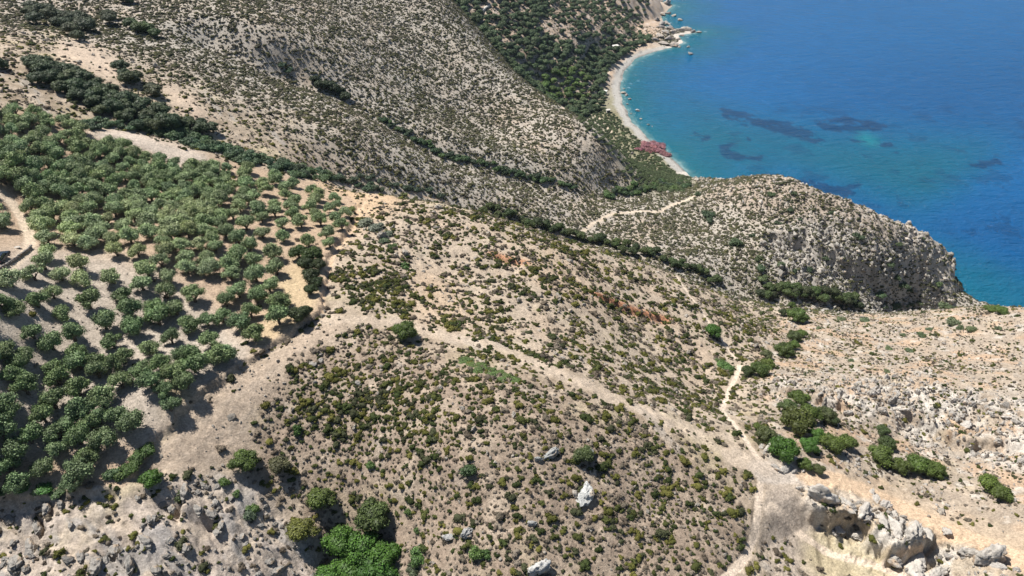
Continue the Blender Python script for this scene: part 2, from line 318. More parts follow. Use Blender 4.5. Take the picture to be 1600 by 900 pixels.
col = mixc(col, C_(.325,.27,.215), mplat * np.clip(.75 + n2, 0, 1)); col = mixc(col, ORANGE, mplat * sstep(.0, .25, fbm(x, y, 9, 4, 55)) * .5)
col = mixc(col, LIME, mplat * sstep(.15, .35, fbm(x, y, 3.5, 4, 56)) * .6)
col = mixc(col, C_(.34,.28,.225), mhead * .85); col = mixc(col, LIME, mhead * sstep(.15, .4, n2) * .5)
col = mixc(col, C_(.36,.335,.30), mrock * .85); col = mixc(col, C_(.2,.18,.15), mrock * sstep(.1, .4, n2) * .8)
col = mixc(col, LIME, mkarst * sstep(-.1, .2, n2) * .85)
col = mixc(col, TAN, mcrag * .6); col = mixc(col, LIME * 1.05, mcrag * sstep(-.1, .15, n2) * .85)
m = M([[(1270,830),(1330,835),(1400,880),(1420,960),(1300,960),(1240,860)]], soft=6); col = mixc(col, C_(.42,.36,.235), m * .8)
m = M([[(1195,745),(1245,760),(1270,830),(1250,870),(1300,960),(1240,980),(1195,850)]], soft=6); col = mixc(col, C_(.42,.355,.295), m * .8)
m = M([[(1230,735),(1320,740),(1400,760),(1500,810),(1620,840),(1700,960),(1620,960),(1540,880),(1450,830),(1370,790),(1290,765)]], soft=5); col = mixc(col, C_(.41,.32,.23), m * .85)
mi = morch; col = mixc(col, C_(.40,.30,.215), mi * .9); m = M_scree(Um, Vm) * mi; col = mixc(col, C_(.41,.36,.305), m * .9)
m = mi * M([[(400,540),(440,420),(470,400),(500,470),(410,555)], [(240,650),(270,630),(230,600),(250,590),(330,620)]], soft=4); col = mixc(col, C_(.46,.36,.22), m * .7)
col = mixc(col, C_(.52,.45,.38), M([[(130,205),(200,203),(260,222),(320,240),(330,262),(290,262),(262,255),(240,240),(160,222)]], soft=2) * (DEP < 235) * .9)
col = mixc(col, C_(.385,.31,.24), mbank * .95)
col = mixc(col, C_(.44,.38,.33), msw * np.clip(.6 + n2, 0, 1)); col = mixc(col, SCHIST, msw * sstep(.05, .25, fbm(x * .7 + y * .7, (y - x) * .4, 5, 4, 57)) * .6)
m = M([[(90,65),(150,70),(190,95),(215,120),(180,122),(120,105),(80,90)], [(250,120),(300,150),(330,185),(300,190),(262,160)], [(100,85),(230,130),(200,128),(100,100)]], soft=4) * (DEP > 190); col = mixc(col, C_(.5,.40,.31), m * .9)
col = mixc(col, C_(.40,.27,.18), mfar * .5); col = mixc(col, C_(.46,.40,.35), mfar * sstep(0, .3, n2) * .7)
m = M([[(900,165),(960,130),(975,180),(1040,240),(1100,285),(1080,320),(990,300),(960,230)]], soft=4) * (DEP > 330); col = mixc(col, GRASSY, m * .75)
# shrubby darker ground on the far slopes
dk = far_ * (1 - mfar) * np.clip(.35 + .9 * fbm(x, y, 60, 3, 58), 0, .7); col = mixc(col, C_(.37,.345,.30), dk * (1 - mhead) * (1 - mrock))
PC = [C_(.60,.50,.40), C_(.54,.40,.275), C_(.56,.465,.36), C_(.48,.42,.36), C_(.46,.38,.30), C_(.45,.37,.29)]
for pts, wd, c in PATHS:
    sel = np.ones(x.shape, bool); xs = [p[0] for p in pts]; ys = [p[1] for p in pts]
    sel = (x > min(xs) - 8) & (x < max(xs) + 8) & (y > min(ys) - 8) & (y < max(ys) + 8)
    if not sel.any(): continue
    fz = c >= 4; d = seg_dist(x[sel], y[sel], pts) + (.7 if fz else .25) * wd * n3[sel] + (1.0 if fz else .3) * n2[sel] * wd; t = (1 - sstep(wd * (.3 if fz else .75), wd * (1.7 if fz else 1.15), d)) * (.5 if c == 5 else .7 if c == 4 else 1); c0 = col[sel]; col[sel] = c0 * (1 - .9 * t[:, None]) + PC[c] * .9 * t[:, None]
# the band of bare earth below the scarps
for pts, cc in ((SCARP, C_(.42,.19,.10)), (SCARP2, C_(.40,.2,.11))):
    t = np.exp(-(seg_dist(x, y, pts) / 1.6) ** 2); col = mixc(col, cc, t * .9)
beach = (ST < .25) * (1 - sstep(5.5, 8.5, CD + 3 * n2)) * (CD > -3) * (GY < 800); col = mixc(col, SHING, beach * .95)
wet = (ST < .25) * (1 - sstep(1.0, 2.4, CD)) * (CD > -6); col = mixc(col, SHING * .35, wet * np.clip(.6 + 1.5 * n2, 0, .9))
rocky_shore = (ST >= .25) * (ST < .6) * (1 - sstep(7, 12, CD)) * (GY > 400); col = mixc(col, C_(.50,.46,.41), rocky_shore * .9)
col = mixc(col, C_(.42,.38,.33), mcliff * .8)
col = col * (1 + .18 * n3 + .10 * n1)[..., None]; col = np.clip(col, .02, .75)

def mesh_grid(name, X, Y, Z, colr=None):
    nr, na = X.shape; me = bpy.data.meshes.new(name)
    co = np.stack([X, Y, Z], -1).reshape(-1, 3).astype(np.float32); idx = np.arange(nr * na).reshape(nr, na)
    q = np.stack([idx[:-1, :-1], idx[:-1, 1:], idx[1:, 1:], idx[1:, :-1]], -1).reshape(-1, 4)[:, ::-1]
    fill(me, co, q)
    if colr is not None:
        a = me.color_attributes.new('albedo', 'FLOAT_COLOR', 'POINT'); c4 = np.ones((len(co), 4), np.float32); c4[:, :3] = colr.reshape(-1, 3); a.data.foreach_set('color', c4.ravel())
    me.polygons.foreach_set('use_smooth', np.ones(len(me.polygons), bool)); o = bpy.data.objects.new(name, me); sc.collection.objects.link(o); return o
def fill(me, co, q):            # quads or triangles from arrays
    q = np.asarray(q); k = q.shape[1]; me.vertices.add(len(co)); me.vertices.foreach_set('co', np.asarray(co, np.float32).ravel())
    me.loops.add(q.size); me.loops.foreach_set('vertex_index', q.ravel().astype(np.int32))
    me.polygons.add(len(q)); me.polygons.foreach_set('loop_start', np.arange(0, q.size, k, dtype=np.int32)); me.update(calc_edges=True)

# ------------------------------------------------------------------ materials
def new_mat(name):
    m = bpy.data.materials.new(name); m.use_nodes = True; nt = m.node_tree; b = nt.nodes['Principled BSDF']; return m, nt, b
def N(nt, t, **k):
    n = nt.nodes.new(t)
    for a, v in k.items(): setattr(n, a, v)
    return n
def math_(nt, op, a, b):
    n = N(nt, 'ShaderNodeMath', operation=op)
    for i, v in enumerate((a, b)):
        if isinstance(v, (int, float)): n.inputs[i].default_value = v
        else: nt.links.new(v, n.inputs[i])
    return n.outputs[0]
def mulcol(nt, c, f):           # colour times a value
    n = N(nt, 'ShaderNodeVectorMath', operation='SCALE'); nt.links.new(c, n.inputs[0])
    if isinstance(f, (int, float)): n.inputs['Scale'].default_value = f
    else: nt.links.new(f, n.inputs['Scale'])
    return n.outputs[0]
def noise(nt, vec, scale, detail=3, rough=.6):
    n = N(nt, 'ShaderNodeTexNoise'); n.inputs['Scale'].default_value = scale; n.inputs['Detail'].default_value = detail; n.inputs['Roughness'].default_value = rough
    nt.links.new(vec, n.inputs['Vector']); return n.outputs['Fac']

m_ground, nt, b = new_mat('dry_ground')
tc = N(nt, 'ShaderNodeTexCoord').outputs['Object']; at = N(nt, 'ShaderNodeAttribute', attribute_name='albedo')
vo = N(nt, 'ShaderNodeTexVoronoi'); vo.inputs['Scale'].default_value = 4.2; nt.links.new(tc, vo.inputs['Vector'])
sep = N(nt, 'ShaderNodeSeparateColor'); nt.links.new(vo.outputs['Color'], sep.inputs[0])
a1 = math_(nt, 'MULTIPLY', sep.outputs[0], .4); a2 = math_(nt, 'MULTIPLY', noise(nt, tc, .9, 6, .75), 1.15); a3 = math_(nt, 'MULTIPLY', noise(nt, tc, 3.0, 3, .75), .9)
f = math_(nt, 'ADD', math_(nt, 'ADD', a1, a2), math_(nt, 'ADD', a3, -.20))
nt.links.new(mulcol(nt, at.outputs['Color'], f), b.inputs['Base Color']); b.inputs['Roughness'].default_value = 1; b.inputs['Specular IOR Level'].default_value = .15
bm = N(nt, 'ShaderNodeBump'); bm.inputs['Distance'].default_value = .35; bm.inputs['Strength'].default_value = .85
hsum = math_(nt, 'ADD', noise(nt, tc, 1.1, 6, .75), math_(nt, 'MULTIPLY', noise(nt, tc, 5.0, 3, .7), .25)); nt.links.new(hsum, bm.inputs['Height']); nt.links.new(bm.outputs[0], b.inputs['Normal'])
ground = mesh_grid('ground', GX, GY, H, col); ground.data.materials.append(m_ground); ground['kind'] = 'structure'

# ------------------------------------------------------------------ sea
SR = np.exp(np.linspace(math.log(180), math.log(9000), 900)); SA = np.radians(np.linspace(-12, 62, 620)); SA_, SR_ = np.meshgrid(SA, SR)
SX, SY = SR_ * np.sin(SA_), SR_ * np.cos(SA_); su, sv, sd_ = project(np.stack([SX, SY, SX * 0], -1)); scd, _s = coast(SX, SY); scd = -scd
DEEP, BLUE, TURQ, SHAL, WEED = C_(.001,.068,.205), C_(.001,.096,.275), C_(.001,.098,.158), C_(.006,.135,.165), C_(.001,.032,.105)
sn1, sn2, sn3 = fbm(SX, SY, 90, 4, 61), fbm(SX, SY, 22, 4, 62), fbm(SX, SY, 7, 3, 63)
su2, sv2 = su + 14 * sn1 + 9 * sn2 + 4 * sn3, sv + 7 * sn1 + 5 * sn2 + 2.5 * sn3
def SMk(polys=(), lines=(), soft=4): return Mask(polys, lines, soft)(su2, sv2)
sc_ = np.ones(SX.shape + (3,)) * BLUE
sc_ = mixc(sc_, DEEP, SMk([[(1240,120),(1760,60),(1760,220),(1500,210),(1300,190)], [(1180,280),(1300,290),(1440,330),(1560,320),(1780,300),(1780,560),(1450,560),(1400,400)]], soft=22) * .75)
sc_ = mixc(sc_, TURQ, SMk([[(1060,150),(1180,190),(1300,205),(1450,215),(1600,225),(1560,250),(1500,290),(1440,330),(1330,300),(1200,262),(1080,268)]], soft=14) * .9)
sc_ = mixc(sc_, TURQ, SMk([[(1400,340),(1500,420),(1560,480),(1480,480),(1440,420)]], soft=10) * .55)
sc_ = mixc(sc_, TURQ * 1.1, (1 - sstep(10, 75, scd + 14 * sn2)) * .8); sc_ = mixc(sc_, SHAL, (1 - sstep(0, 26, scd + 7 * sn2)) * .55 * (SY > 330))
sc_ = mixc(sc_, C_(.12,.25,.25), (1 - sstep(0, 7, scd + 3 * sn3)) * .7 * (SY > 330))
sc_ = mixc(sc_, C_(.006,.21,.24), SMk([[(1330,206),(1350,207),(1375,220),(1360,226),(1335,216)]], soft=3) * .8)
su2, sv2 = su + 9 * sn2 + 7 * sn3, sv + 5 * sn2 + 4 * sn3
weed = SMk([[(1120,236),(1140,222),(1150,224),(1142,236),(1165,243),(1195,240),(1192,248),(1160,250),(1135,248)], [(1125,165),(1160,175),(1200,185),(1250,195),(1290,220),(1280,226),(1230,212),(1180,195),(1130,185)], [(1270,190),(1330,182),(1395,198),(1360,208),(1320,206),(1285,203)], [(1325,218),(1345,215),(1355,222),(1340,226)], [(1360,226),(1400,222),(1390,230)], [(1390,236),(1412,238),(1400,244)], [(1085,212),(1105,210),(1115,218),(1095,222)], [(1070,207),(1092,207),(1088,213)], [(1110,205),(1122,200),(1130,204),(1120,208)], [(1160,212),(1175,214),(1170,222)], [(1190,285),(1260,280),(1340,300),(1300,310),(1220,300)], [(1300,290),(1350,287),(1340,296)], [(1500,255),(1560,248),(1580,262),(1540,262)], [(1145,195),(1165,193),(1170,200)],[(1095,183),(1105,184),(1100,188)]], soft=1)
sc_ = mixc(sc_, WEED, np.clip(sstep(.32, .55, weed * (.80 + 1.6 * fbm(SX, SY, 12, 5, 66, .7))), 0, 1) * .75)
sc_ = mixc(sc_, WEED, sstep(.16, .30, fbm(SX, SY, 30, 5, 64, .6)) * sstep(20, 60, scd) * sstep(130, 190, sv) * (1 - sstep(360, 480, sv)) * .32)
sc_ = sc_ * (1 + .10 * sn2 + .06 * sn1)[..., None]
foam = sstep(.30, .5, fbm(SX, SY, 5, 4, 65)) * (1 - sstep(1, 22, scd)) * (SY > 560) * .7 + (1 - sstep(.3, 1.6, np.abs(scd - 1 + sn3 * 2))) * .5 * sstep(-.1, .3, sn2) * (SY > 330)
sc_ = mixc(sc_, C_(.62,.70,.72), np.clip(foam, 0, 1) * .55)
sea = mesh_grid('sea', SX, SY, SX * 0, np.clip(sc_, .001, .8)); sea['kind'] = 'structure'
m_sea, nt, b = new_mat('sea_water'); at = N(nt, 'ShaderNodeAttribute', attribute_name='albedo'); nt.links.new(at.outputs['Color'], b.inputs['Base Color'])
b.inputs['Roughness'].default_value = .18; b.inputs['IOR'].default_value = 1.33; b.inputs['Specular IOR Level'].default_value = .3
tc = N(nt, 'ShaderNodeTexCoord').outputs['Object']; mp = N(nt, 'ShaderNodeMapping'); mp.inputs['Rotation'].default_value = (0, 0, radians(14)); mp.inputs['Scale'].default_value = (.45, 1, 1); nt.links.new(tc, mp.inputs[0])
h = math_(nt, 'ADD', math_(nt, 'MULTIPLY', noise(nt, mp.outputs[0], .13, 6, .68), 2.6), math_(nt, 'MULTIPLY', noise(nt, mp.outputs[0], .5, 3, .6), .6))
bm = N(nt, 'ShaderNodeBump'); bm.inputs['Distance'].default_value = 1.6; bm.inputs['Strength'].default_value = 1.0; nt.links.new(h, bm.inputs['Height']); nt.links.new(bm.outputs[0], b.inputs['Normal'])
sea.data.materials.append(m_sea)
# ------------------------------------------------------------------ plants and rocks: shapes
def ico(sub):
    import bmesh
    bm_ = bmesh.new(); bmesh.ops.create_icosphere(bm_, subdivisions=sub, radius=1.0)
    v = np.array([p.co[:] for p in bm_.verts]); f = np.array([[q.index for q in p.verts] for p in bm_.faces]); bm_.free(); return v, f
ICO = {k: ico(k) for k in (1, 2, 3, 4)}
def n3d(v, s, seed): return vnoise(v[:, 0] / s + seed, v[:, 1] / s + v[:, 2] / s * .7, seed) + vnoise(v[:, 2] / s - seed, v[:, 0] / s * .8 - v[:, 1] / s * .6, seed + 9)
class Geo:                      # triangles and quads (as two triangles) with a per-vertex variation value
    def __init__(s): s.v = []; s.f = []; s.c = []; s.n = 0
    def add(s, v, f, c): s.v.append(v); s.f.append(f + s.n); s.c.append(np.broadcast_to(c, (len(v),)).astype(float)); s.n += len(v)
    def mesh(s, name, mat, smooth=False):
        v = np.vstack(s.v); f = np.vstack(s.f); c = np.concatenate(s.c); me = bpy.data.meshes.new(name); fill(me, v, f)
        a = me.color_attributes.new('var', 'FLOAT_COLOR', 'POINT'); c4 = np.ones((len(v), 4), np.float32); c4[:, :3] = c[:, None]; a.data.foreach_set('color', c4.ravel())
        if smooth: me.polygons.foreach_set('use_smooth', np.ones(len(me.polygons), bool))
        me.materials.append(mat); return me
def leaves(g, lobes, n, size, r, up=.25, fuzz=.12, var=(.7, 1.3)):
    L = np.array(lobes); wts = L[:, 3] ** 2; k = r.choice(len(L), n, p=wts / wts.sum()); d = r.normal(size=(n, 3)); d[:, 2] += up; d /= np.linalg.norm(d, axis=1)[:, None]
    rad = L[k, 3:4] * (1 + fuzz * r.normal(size=(n, 1))); c = L[k, :3] + d * rad * L[k, 4:7]
    keep = c[:, 2] > 0.0; c, d, k = c[keep], d[keep], k[keep]; n = len(c)
    nn = d + .75 * r.normal(size=(n, 3)); nn /= np.linalg.norm(nn, axis=1)[:, None]; t = np.cross(nn, r.normal(size=(n, 3))); t /= np.linalg.norm(t, axis=1)[:, None]; b_ = np.cross(nn, t)
    s1 = size * r.uniform(.6, 1.4, (n, 1)); s2 = s1 * r.uniform(.4, .8, (n, 1)); P = np.stack([c - t * s1, c - b_ * s2, c + t * s1, c + b_ * s2], 1).reshape(-1, 3)
    i = np.arange(n)[:, None] * 4; f = np.concatenate([i + [0, 1, 2], i + [0, 2, 3]]); lv = r.uniform(*var, len(L))[k] * r.uniform(.75, 1.25, n); g.add(P, f, np.repeat(lv, 4))
def core(g, lobes, r, k=.82, c=.75, sub=2):
    v, f = ICO[sub]
    for lx, ly, lz, R_, sx, sy, sz in lobes:
        q = v * (1 + .16 * n3d(v, .6, int(r.integers(1, 99)))[:, None]) * np.array([sx, sy, sz]) * R_ * k + [lx, ly, lz]; q[:, 2] = np.maximum(q[:, 2], -.15); g.add(q, f, c)
def tube(g, pts, rad, c=1.0, ns=6):
    pts = [np.array(p, float) for p in pts]; rings = []
    for i, p in enumerate(pts):
        d = pts[min(i + 1, len(pts) - 1)] - pts[max(i - 1, 0)]; d /= np.linalg.norm(d) + 1e-9; a = np.cross(d, [.3, .9, .1]); a /= np.linalg.norm(a); b_ = np.cross(d, a)
        th = np.arange(ns) * 2 * np.pi / ns; rings.append(p + rad[i] * (np.cos(th)[:, None] * a + np.sin(th)[:, None] * b_))
    v = np.vstack(rings); f = []
    for i in range(len(pts) - 1):
        for j in range(ns):
            a0, a1, b0, b1 = i*ns + j, i*ns + (j+1) % ns, (i+1)*ns + j, (i+1)*ns + (j+1) % ns; f += [[a0, a1, b1], [a0, b1, b0]]
    g.add(v, np.array(f), c)

def plant_mat(name, rough=.75, spec=.2, contrast=1.0):
    m, nt, b = new_mat(name); ta = N(nt, 'ShaderNodeAttribute', attribute_name='tint', attribute_type='INSTANCER'); va = N(nt, 'ShaderNodeAttribute', attribute_name='var')
    sp_ = N(nt, 'ShaderNodeSeparateColor'); nt.links.new(va.outputs['Color'], sp_.inputs[0]); nt.links.new(mulcol(nt, ta.outputs['Color'], sp_.outputs[0]), b.inputs['Base Color'])
    b.inputs['Roughness'].default_value = rough; b.inputs['Specular IOR Level'].default_value = spec; return m
m_leaf = plant_mat('foliage', .6, .3); m_shrub = plant_mat('shrub_foliage', .9, .1)
m_bark, nt, b = new_mat('bark'); b.inputs['Roughness'].default_value = .95
tc = N(nt, 'ShaderNodeTexCoord').outputs['Object']; cr = N(nt, 'ShaderNodeValToRGB'); cr.color_ramp.elements[0].color = (.05, .038, .028, 1); cr.color_ramp.elements[1].color = (.17, .14, .11, 1); nt.links.new(noise(nt, tc, 5, 4), cr.inputs[0]); nt.links.new(cr.outputs[0], b.inputs['Base Color'])
m_rock, nt, b = new_mat('weathered_rock'); b.inputs['Roughness'].default_value = .95; b.inputs['Specular IOR Level'].default_value = .2
tc = N(nt, 'ShaderNodeTexCoord').outputs['Object']; ta = N(nt, 'ShaderNodeAttribute', attribute_name='tint', attribute_type='INSTANCER')
f1 = math_(nt, 'ADD', math_(nt, 'MULTIPLY', noise(nt, tc, 2.2, 8, .8), 2.0), -.02); mxr = N(nt, 'ShaderNodeMix', data_type='RGBA', blend_type='MULTIPLY'); rmp = N(nt, 'ShaderNodeValToRGB'); rmp.color_ramp.elements[0].position = .52; rmp.color_ramp.elements[1].position = .68; nt.links.new(noise(nt, tc, 1.3, 5, .7), rmp.inputs[0]); nt.links.new(rmp.outputs[0], mxr.inputs[0]); nt.links.new(mulcol(nt, ta.outputs['Color'], f1), mxr.inputs[6]); mxr.inputs[7].default_value = (1.0, .74, .5, 1); nt.links.new(mxr.outputs[2], b.inputs['Base Color'])
bm = N(nt, 'ShaderNodeBump'); bm.inputs['Distance'].default_value = .5; nt.links.new(noise(nt, tc, 2.5, 8, .8), bm.inputs['Height']); nt.links.new(bm.outputs[0], b.inputs['Normal'])

def olive_meshes(seed):         # unit tree about 4.4 m across, 3.7 m tall
    r = np.random.default_rng(seed); g = Geo(); h = .55; tube(g, [(0, 0, -.5), (.05, 0, .2), (.02, .05, h + .2)], [.3, .24, .2]); lobes = []
    for k in range(4):
        a = k * 1.57 + r.uniform(-.4, .4); R_ = r.uniform(.9, 1.35); tube(g, [(0, 0, h), (.45*R_*math.cos(a), .45*R_*math.sin(a), 1.15), (R_*math.cos(a), R_*math.sin(a), 2.0)], [.16, .11, .05], ns=5)
    for k in range(r.integers(13, 19)):
        a = r.uniform(0, 6.28); R_ = 1.45 * math.sqrt(r.uniform(0, 1)); s = r.uniform(.42, .85); lobes.append((R_*math.cos(a), R_*math.sin(a), 2.35 - .4*R_*R_ + r.uniform(-.4, .35), s, 1, 1, .9))
    c = Geo(); core(c, lobes, r, .74, .62, 2); leaves(c, lobes, 3400, .112, r, .45, .22, (.6, 1.45)); return g.mesh('trunk_mesh', m_bark), c.mesh('crown_mesh', m_leaf)
def round_tree_meshes(seed, nl=(12, 17), flat=.85):   # dense evergreen, unit 4.4 m across
    r = np.random.default_rng(seed); g = Geo(); tube(g, [(0, 0, -.5), (.04, .02, .5), (0, 0, 1.3)], [.26, .2, .15])
    for k in range(4):
        a = k * 1.6 + r.uniform(-.4, .4); tube(g, [(0, 0, .8), (.5*math.cos(a), .5*math.sin(a), 1.4), (1.1*math.cos(a), 1.1*math.sin(a), 2.1)], [.12, .09, .04], ns=5)
    lobes = [(0, 0, 1.9, 1.25, 1.1, 1.1, .95)]
    for k in range(r.integers(*nl)):
        a = r.uniform(0, 6.28); e = r.uniform(-.25, 1.3); R_ = 1.45 * math.cos(e); s = r.uniform(.5, .85); lobes.append((R_*math.cos(a), R_*math.sin(a), 1.75 + 1.15*math.sin(e)*flat, s, 1, 1, .85))
    c = Geo(); core(c, lobes, r, .84, .6, 2); leaves(c, lobes, 3400, .105, r, .3, .12, (.6, 1.35)); return g.mesh('trunk_mesh', m_bark), c.mesh('crown_mesh', m_leaf)
def bush_meshes(seed, lop=1.0): # spreading bush, unit 2.2 m across, foliage to the ground
    r = np.random.default_rng(seed); lobes = []
    for k in range(9):
        a = r.uniform(0, 6.28); R_ = .75 * math.sqrt(r.uniform(0, 1)); s = r.uniform(.3, .55); lobes.append((R_*math.cos(a), R_*math.sin(a), .55 - .3*R_ + r.uniform(-.12, .12), s, 1, 1, .85))
    g = Geo(); tube(g, [(0, 0, -.4), (.03, 0, .1), (0, .04, .5)], [.09, .07, .04], ns=5)
    for k in range(3):
        a = k * 2.1 + r.uniform(0, 1); tube(g, [(0, 0, .05), (.5*math.cos(a), .5*math.sin(a), .5)], [.05, .02], ns=4)
    c = Geo(); core(c, lobes, r, .8, .6, 2); leaves(c, lobes, 900, .09, r, .35, .13); return g.mesh('stem_mesh', m_bark), c.mesh('bush_mesh', m_leaf)
def cushion_mesh(seed, nleaf, sub): # rounded thorny cushion, 1 m across
    r = np.random.default_rng(seed); g = Geo(); lobes = [(0, 0, .12, r.uniform(.26, .4), 1.1, .95, .8)] + [(q_*math.cos(a), .8*q_*math.sin(a), .10 + r.uniform(0, .12), r.uniform(.12, .28), 1, 1, .85) for a, q_ in zip(r.uniform(0, 6.28, 8), r.uniform(.15, .5, 8))][:int(r.integers(3, 9))]
    core(g, lobes[:1], r, .95, .8, sub); core(g, lobes[1:], r, .9, .85, 1 if sub < 3 else 2)
    if nleaf: leaves(g, lobes, nleaf, .055, r, .4, .14, (.75, 1.3))
    return g.mesh('cushion_mesh', m_shrub)
def rock_mesh(seed, flat=.7, planes=11, sub=4, rough=.17, plate=0):
    r = np.random.default_rng(seed); v, f = ICO[sub]; nrm = r.normal(size=(planes, 3)); nrm[:, 2] *= .8; nrm /= np.linalg.norm(nrm, axis=1)[:, None]; hh = r.uniform(.55, 1, planes)
    dt = v @ nrm.T; rad = np.where(dt > .05, hh / np.maximum(dt, .05), 9).min(1); rad = np.minimum(rad, 1.25)
    q = v * rad[:, None]; q = q * (1 + rough * n3d(v, .35, seed)[:, None] + rough * .7 * n3d(v, .15, seed + 3)[:, None] + rough * .4 * n3d(v, .07, seed + 5)[:, None] - rough * 1.2 * np.maximum(0, .25 - np.abs(n3d(v, .3, seed + 7)))[:, None] * 4 * .5); q = q * np.array([1, r.uniform(.65, .95), flat])
    if plate: q[:, 2] += .07 * np.sin(q[:, 2] * 22 + 3 * q[:, 0]); q[:, 0] += .05 * np.sign(np.sin(q[:, 2] * 15 + 2 * q[:, 1]))
    g = Geo(); g.add(q * .5, f, 1.0); return g.mesh('rock_mesh', m_rock)

OLIVE = [olive_meshes(100 + i) for i in range(6)]; OAK = [round_tree_meshes(200 + i) for i in range(5)]; BUSH = [bush_meshes(300 + i) for i in range(5)]
CUSH = [cushion_mesh(400 + i, 260, 2) for i in range(5)]; CUSHF = [cushion_mesh(420 + i, 40, 1) for i in range(4)]
ROCK = [rock_mesh(500 + i, [.8, .65, 1.0, .6][i % 4]) for i in range(8)]; SLAB = [rock_mesh(540 + i, .45, 9, 4, .11, 1) for i in range(4)]; PEB = [rock_mesh(560 + i, .6, 9, 2, .03) for i in range(5)]

# ------------------------------------------------------------------ naming and describing
LAND = [('the parked dark car', 8, 402), ('the bare pale orchard mound', 240, 228), ('the dark orchard-edge thicket', 485, 420), ('the dirt path junction', 1192, 735), ('the leaning white boulder', 915, 775),
 ('the bright green gully clump', 565, 860), ('the lone mid-slope round tree', 633, 517), ('the bright tree below the bank', 240, 745), ('the gully\'s two round trees', 487, 800), ('the white limestone crag', 1410, 840),
 ('the big dark pathside trees', 1250, 645), ('the long green ridge patch', 765, 572), ('the headland cliff tip', 1450, 385), ('the pink flowering bushes', 1020, 228), ('the shingle beach bend', 965, 135), ('the grey-green bank-top bush', 582, 347),
 ('the ravine wood', 1260, 457), ('the orange earth scarp', 975, 480), ('the upper left corner trees', 120, 40), ('the forked headland path', 925, 350), ('the small rock-top tree', 912, 708), ('the bright spur bush', 1112, 517),
 ('the orchard bottom hedge', 100, 768), ('the orchard\'s widest bare gap', 255, 630), ('the cliff-edge flat tree', 1555, 481), ('the dark oak belt', 170, 145), ('the isolated oval bush', 1552, 755), ('the jagged grey ledge', 75, 830), ('the round dark-olive tree', 383, 718),
 ('the dry grass orchard corner', 450, 480), ('the orchard track bend', 42, 372), ('the far stream-bed thicket', 740, 243), ('the rocky shore point', 1060, 55), ('the pale sea rock', 996, 173), ('the white-roofed hut', 961, 76), ('the pale far wall', 756, 15),
 ('the bright valley grove', 885, 138), ('the small pale hut', 944, 147), ('the hollow below the oaks', 330, 240), ('the orchard\'s bare upper corner', 535, 300), ('the saddle at the path\'s end', 1160, 575), ('the far eroded red gully', 800, 60)]
_o1 = 'first second third fourth fifth sixth seventh eighth ninth tenth eleventh twelfth thirteenth fourteenth fifteenth sixteenth seventeenth eighteenth nineteenth'.split(); _o2 = 'twenty thirty forty fifty sixty seventy eighty ninety'.split()
def ordn(i):
    i += 1
    if i < 20: return _o1[i - 1]
    a_, b_ = divmod(i, 10); return _o2[a_ - 2][:-1] + 'ieth' if b_ == 0 else _o2[a_ - 2] + '-' + _o1[b_ - 1]
DIRS = ['right of', 'above-right of', 'above', 'above-left of', 'left of', 'below-left of', 'below', 'below-right of']
PEND = []                       # things still waiting for their label
def tag(o, label, cat, group=None, kind=None):
    if label: o['label'] = label
    if cat: o['category'] = cat
    if group: o['group'] = group
    if kind: o['kind'] = kind
    return o
def pend(o, noun, adj): PEND.append((o, noun, adj))
def label_all():
    inside = []
    L = np.array([(l[1], l[2]) for l in LAND], float); groups = {}
    for o, noun, adj in PEND:
        p = np.array(o.matrix_basis.translation); u, v, d = project(p); dd = np.hypot(L[:, 0] - u, (L[:, 1] - v)); dd[dd < 14] = 1e4; k = int(np.argmin(dd)); a = math.degrees(math.atan2(-(v - L[k, 1]), u - L[k, 0])) % 360
        groups.setdefault((noun, k, int((a + 22.5) // 45) % 8), []).append((dd[k], o, adj))
    for (noun, k, q), lst in groups.items():
        lst.sort(key=lambda t: t[0])
        for i, (_d, o, adj) in enumerate(lst):
            rank = 'nearest' if i == 0 else ordn(i) + ' nearest'
            if i < 98: o['label'] = f'{adj} {noun}, {rank} {DIRS[q]} {LAND[k][0]}' if len(lst) > 1 else f'{adj} {noun} just {DIRS[q]} {LAND[k][0]}'
            else: o['label'] = f'{noun} far out {DIRS[q]} {LAND[k][0]}'; o['group'] = o.get('group', noun + 's') 
def place(u, v):                # where the line of sight meets the ground
    h = hit([u], [v], H)[0]; return h[:3], h[3]
LINK = sc.collection.objects.link
def gz(x_, y_): return float(samp(H, np.array(x_), np.array(y_)))
def slope_sink(x_, y_, r): return min(gz(x_ + r, y_), gz(x_ - r, y_), gz(x_, y_ + r), gz(x_, y_ - r), gz(x_, y_))
def tree(kind, meshes, x_, y_, diam, unit, tint, noun, adj, group, parts=('trunk', 'crown'), tall=1.0, cat='tree', label=None, wide=None, rz=None):
    s = diam / unit; z_ = gz(x_, y_); e = bpy.data.objects.new(kind, None); LINK(e); e.empty_display_size = .3
    e.location = (x_, y_, z_ - .05); rz = random.uniform(0, 6.28) if rz is None else rz; e.rotation_euler = (0, 0, rz); e.scale = (s * (wide or 1), s, s * tall)
    for nm, me in zip(parts, meshes):
        o = bpy.data.objects.new(nm, me); LINK(o); o.parent = e; o['tint'] = tuple(float(c) for c in tint)
    tag(e, label, cat, group)
    if not label: pend(e, noun, adj)
    return e
def single(kind, me, x_, y_, z_, sx, sy, sz, tint, noun, adj, cat, group, rot=None, label=None):
    o = bpy.data.objects.new(kind, me); LINK(o); o.location = (x_, y_, z_); o.scale = (sx, sy, sz); o.rotation_euler = rot or (0, 0, random.uniform(0, 6.28)); o['tint'] = tuple(float(c) for c in tint); tag(o, label, cat, group)
    if not label: pend(o, noun, adj)
    return o
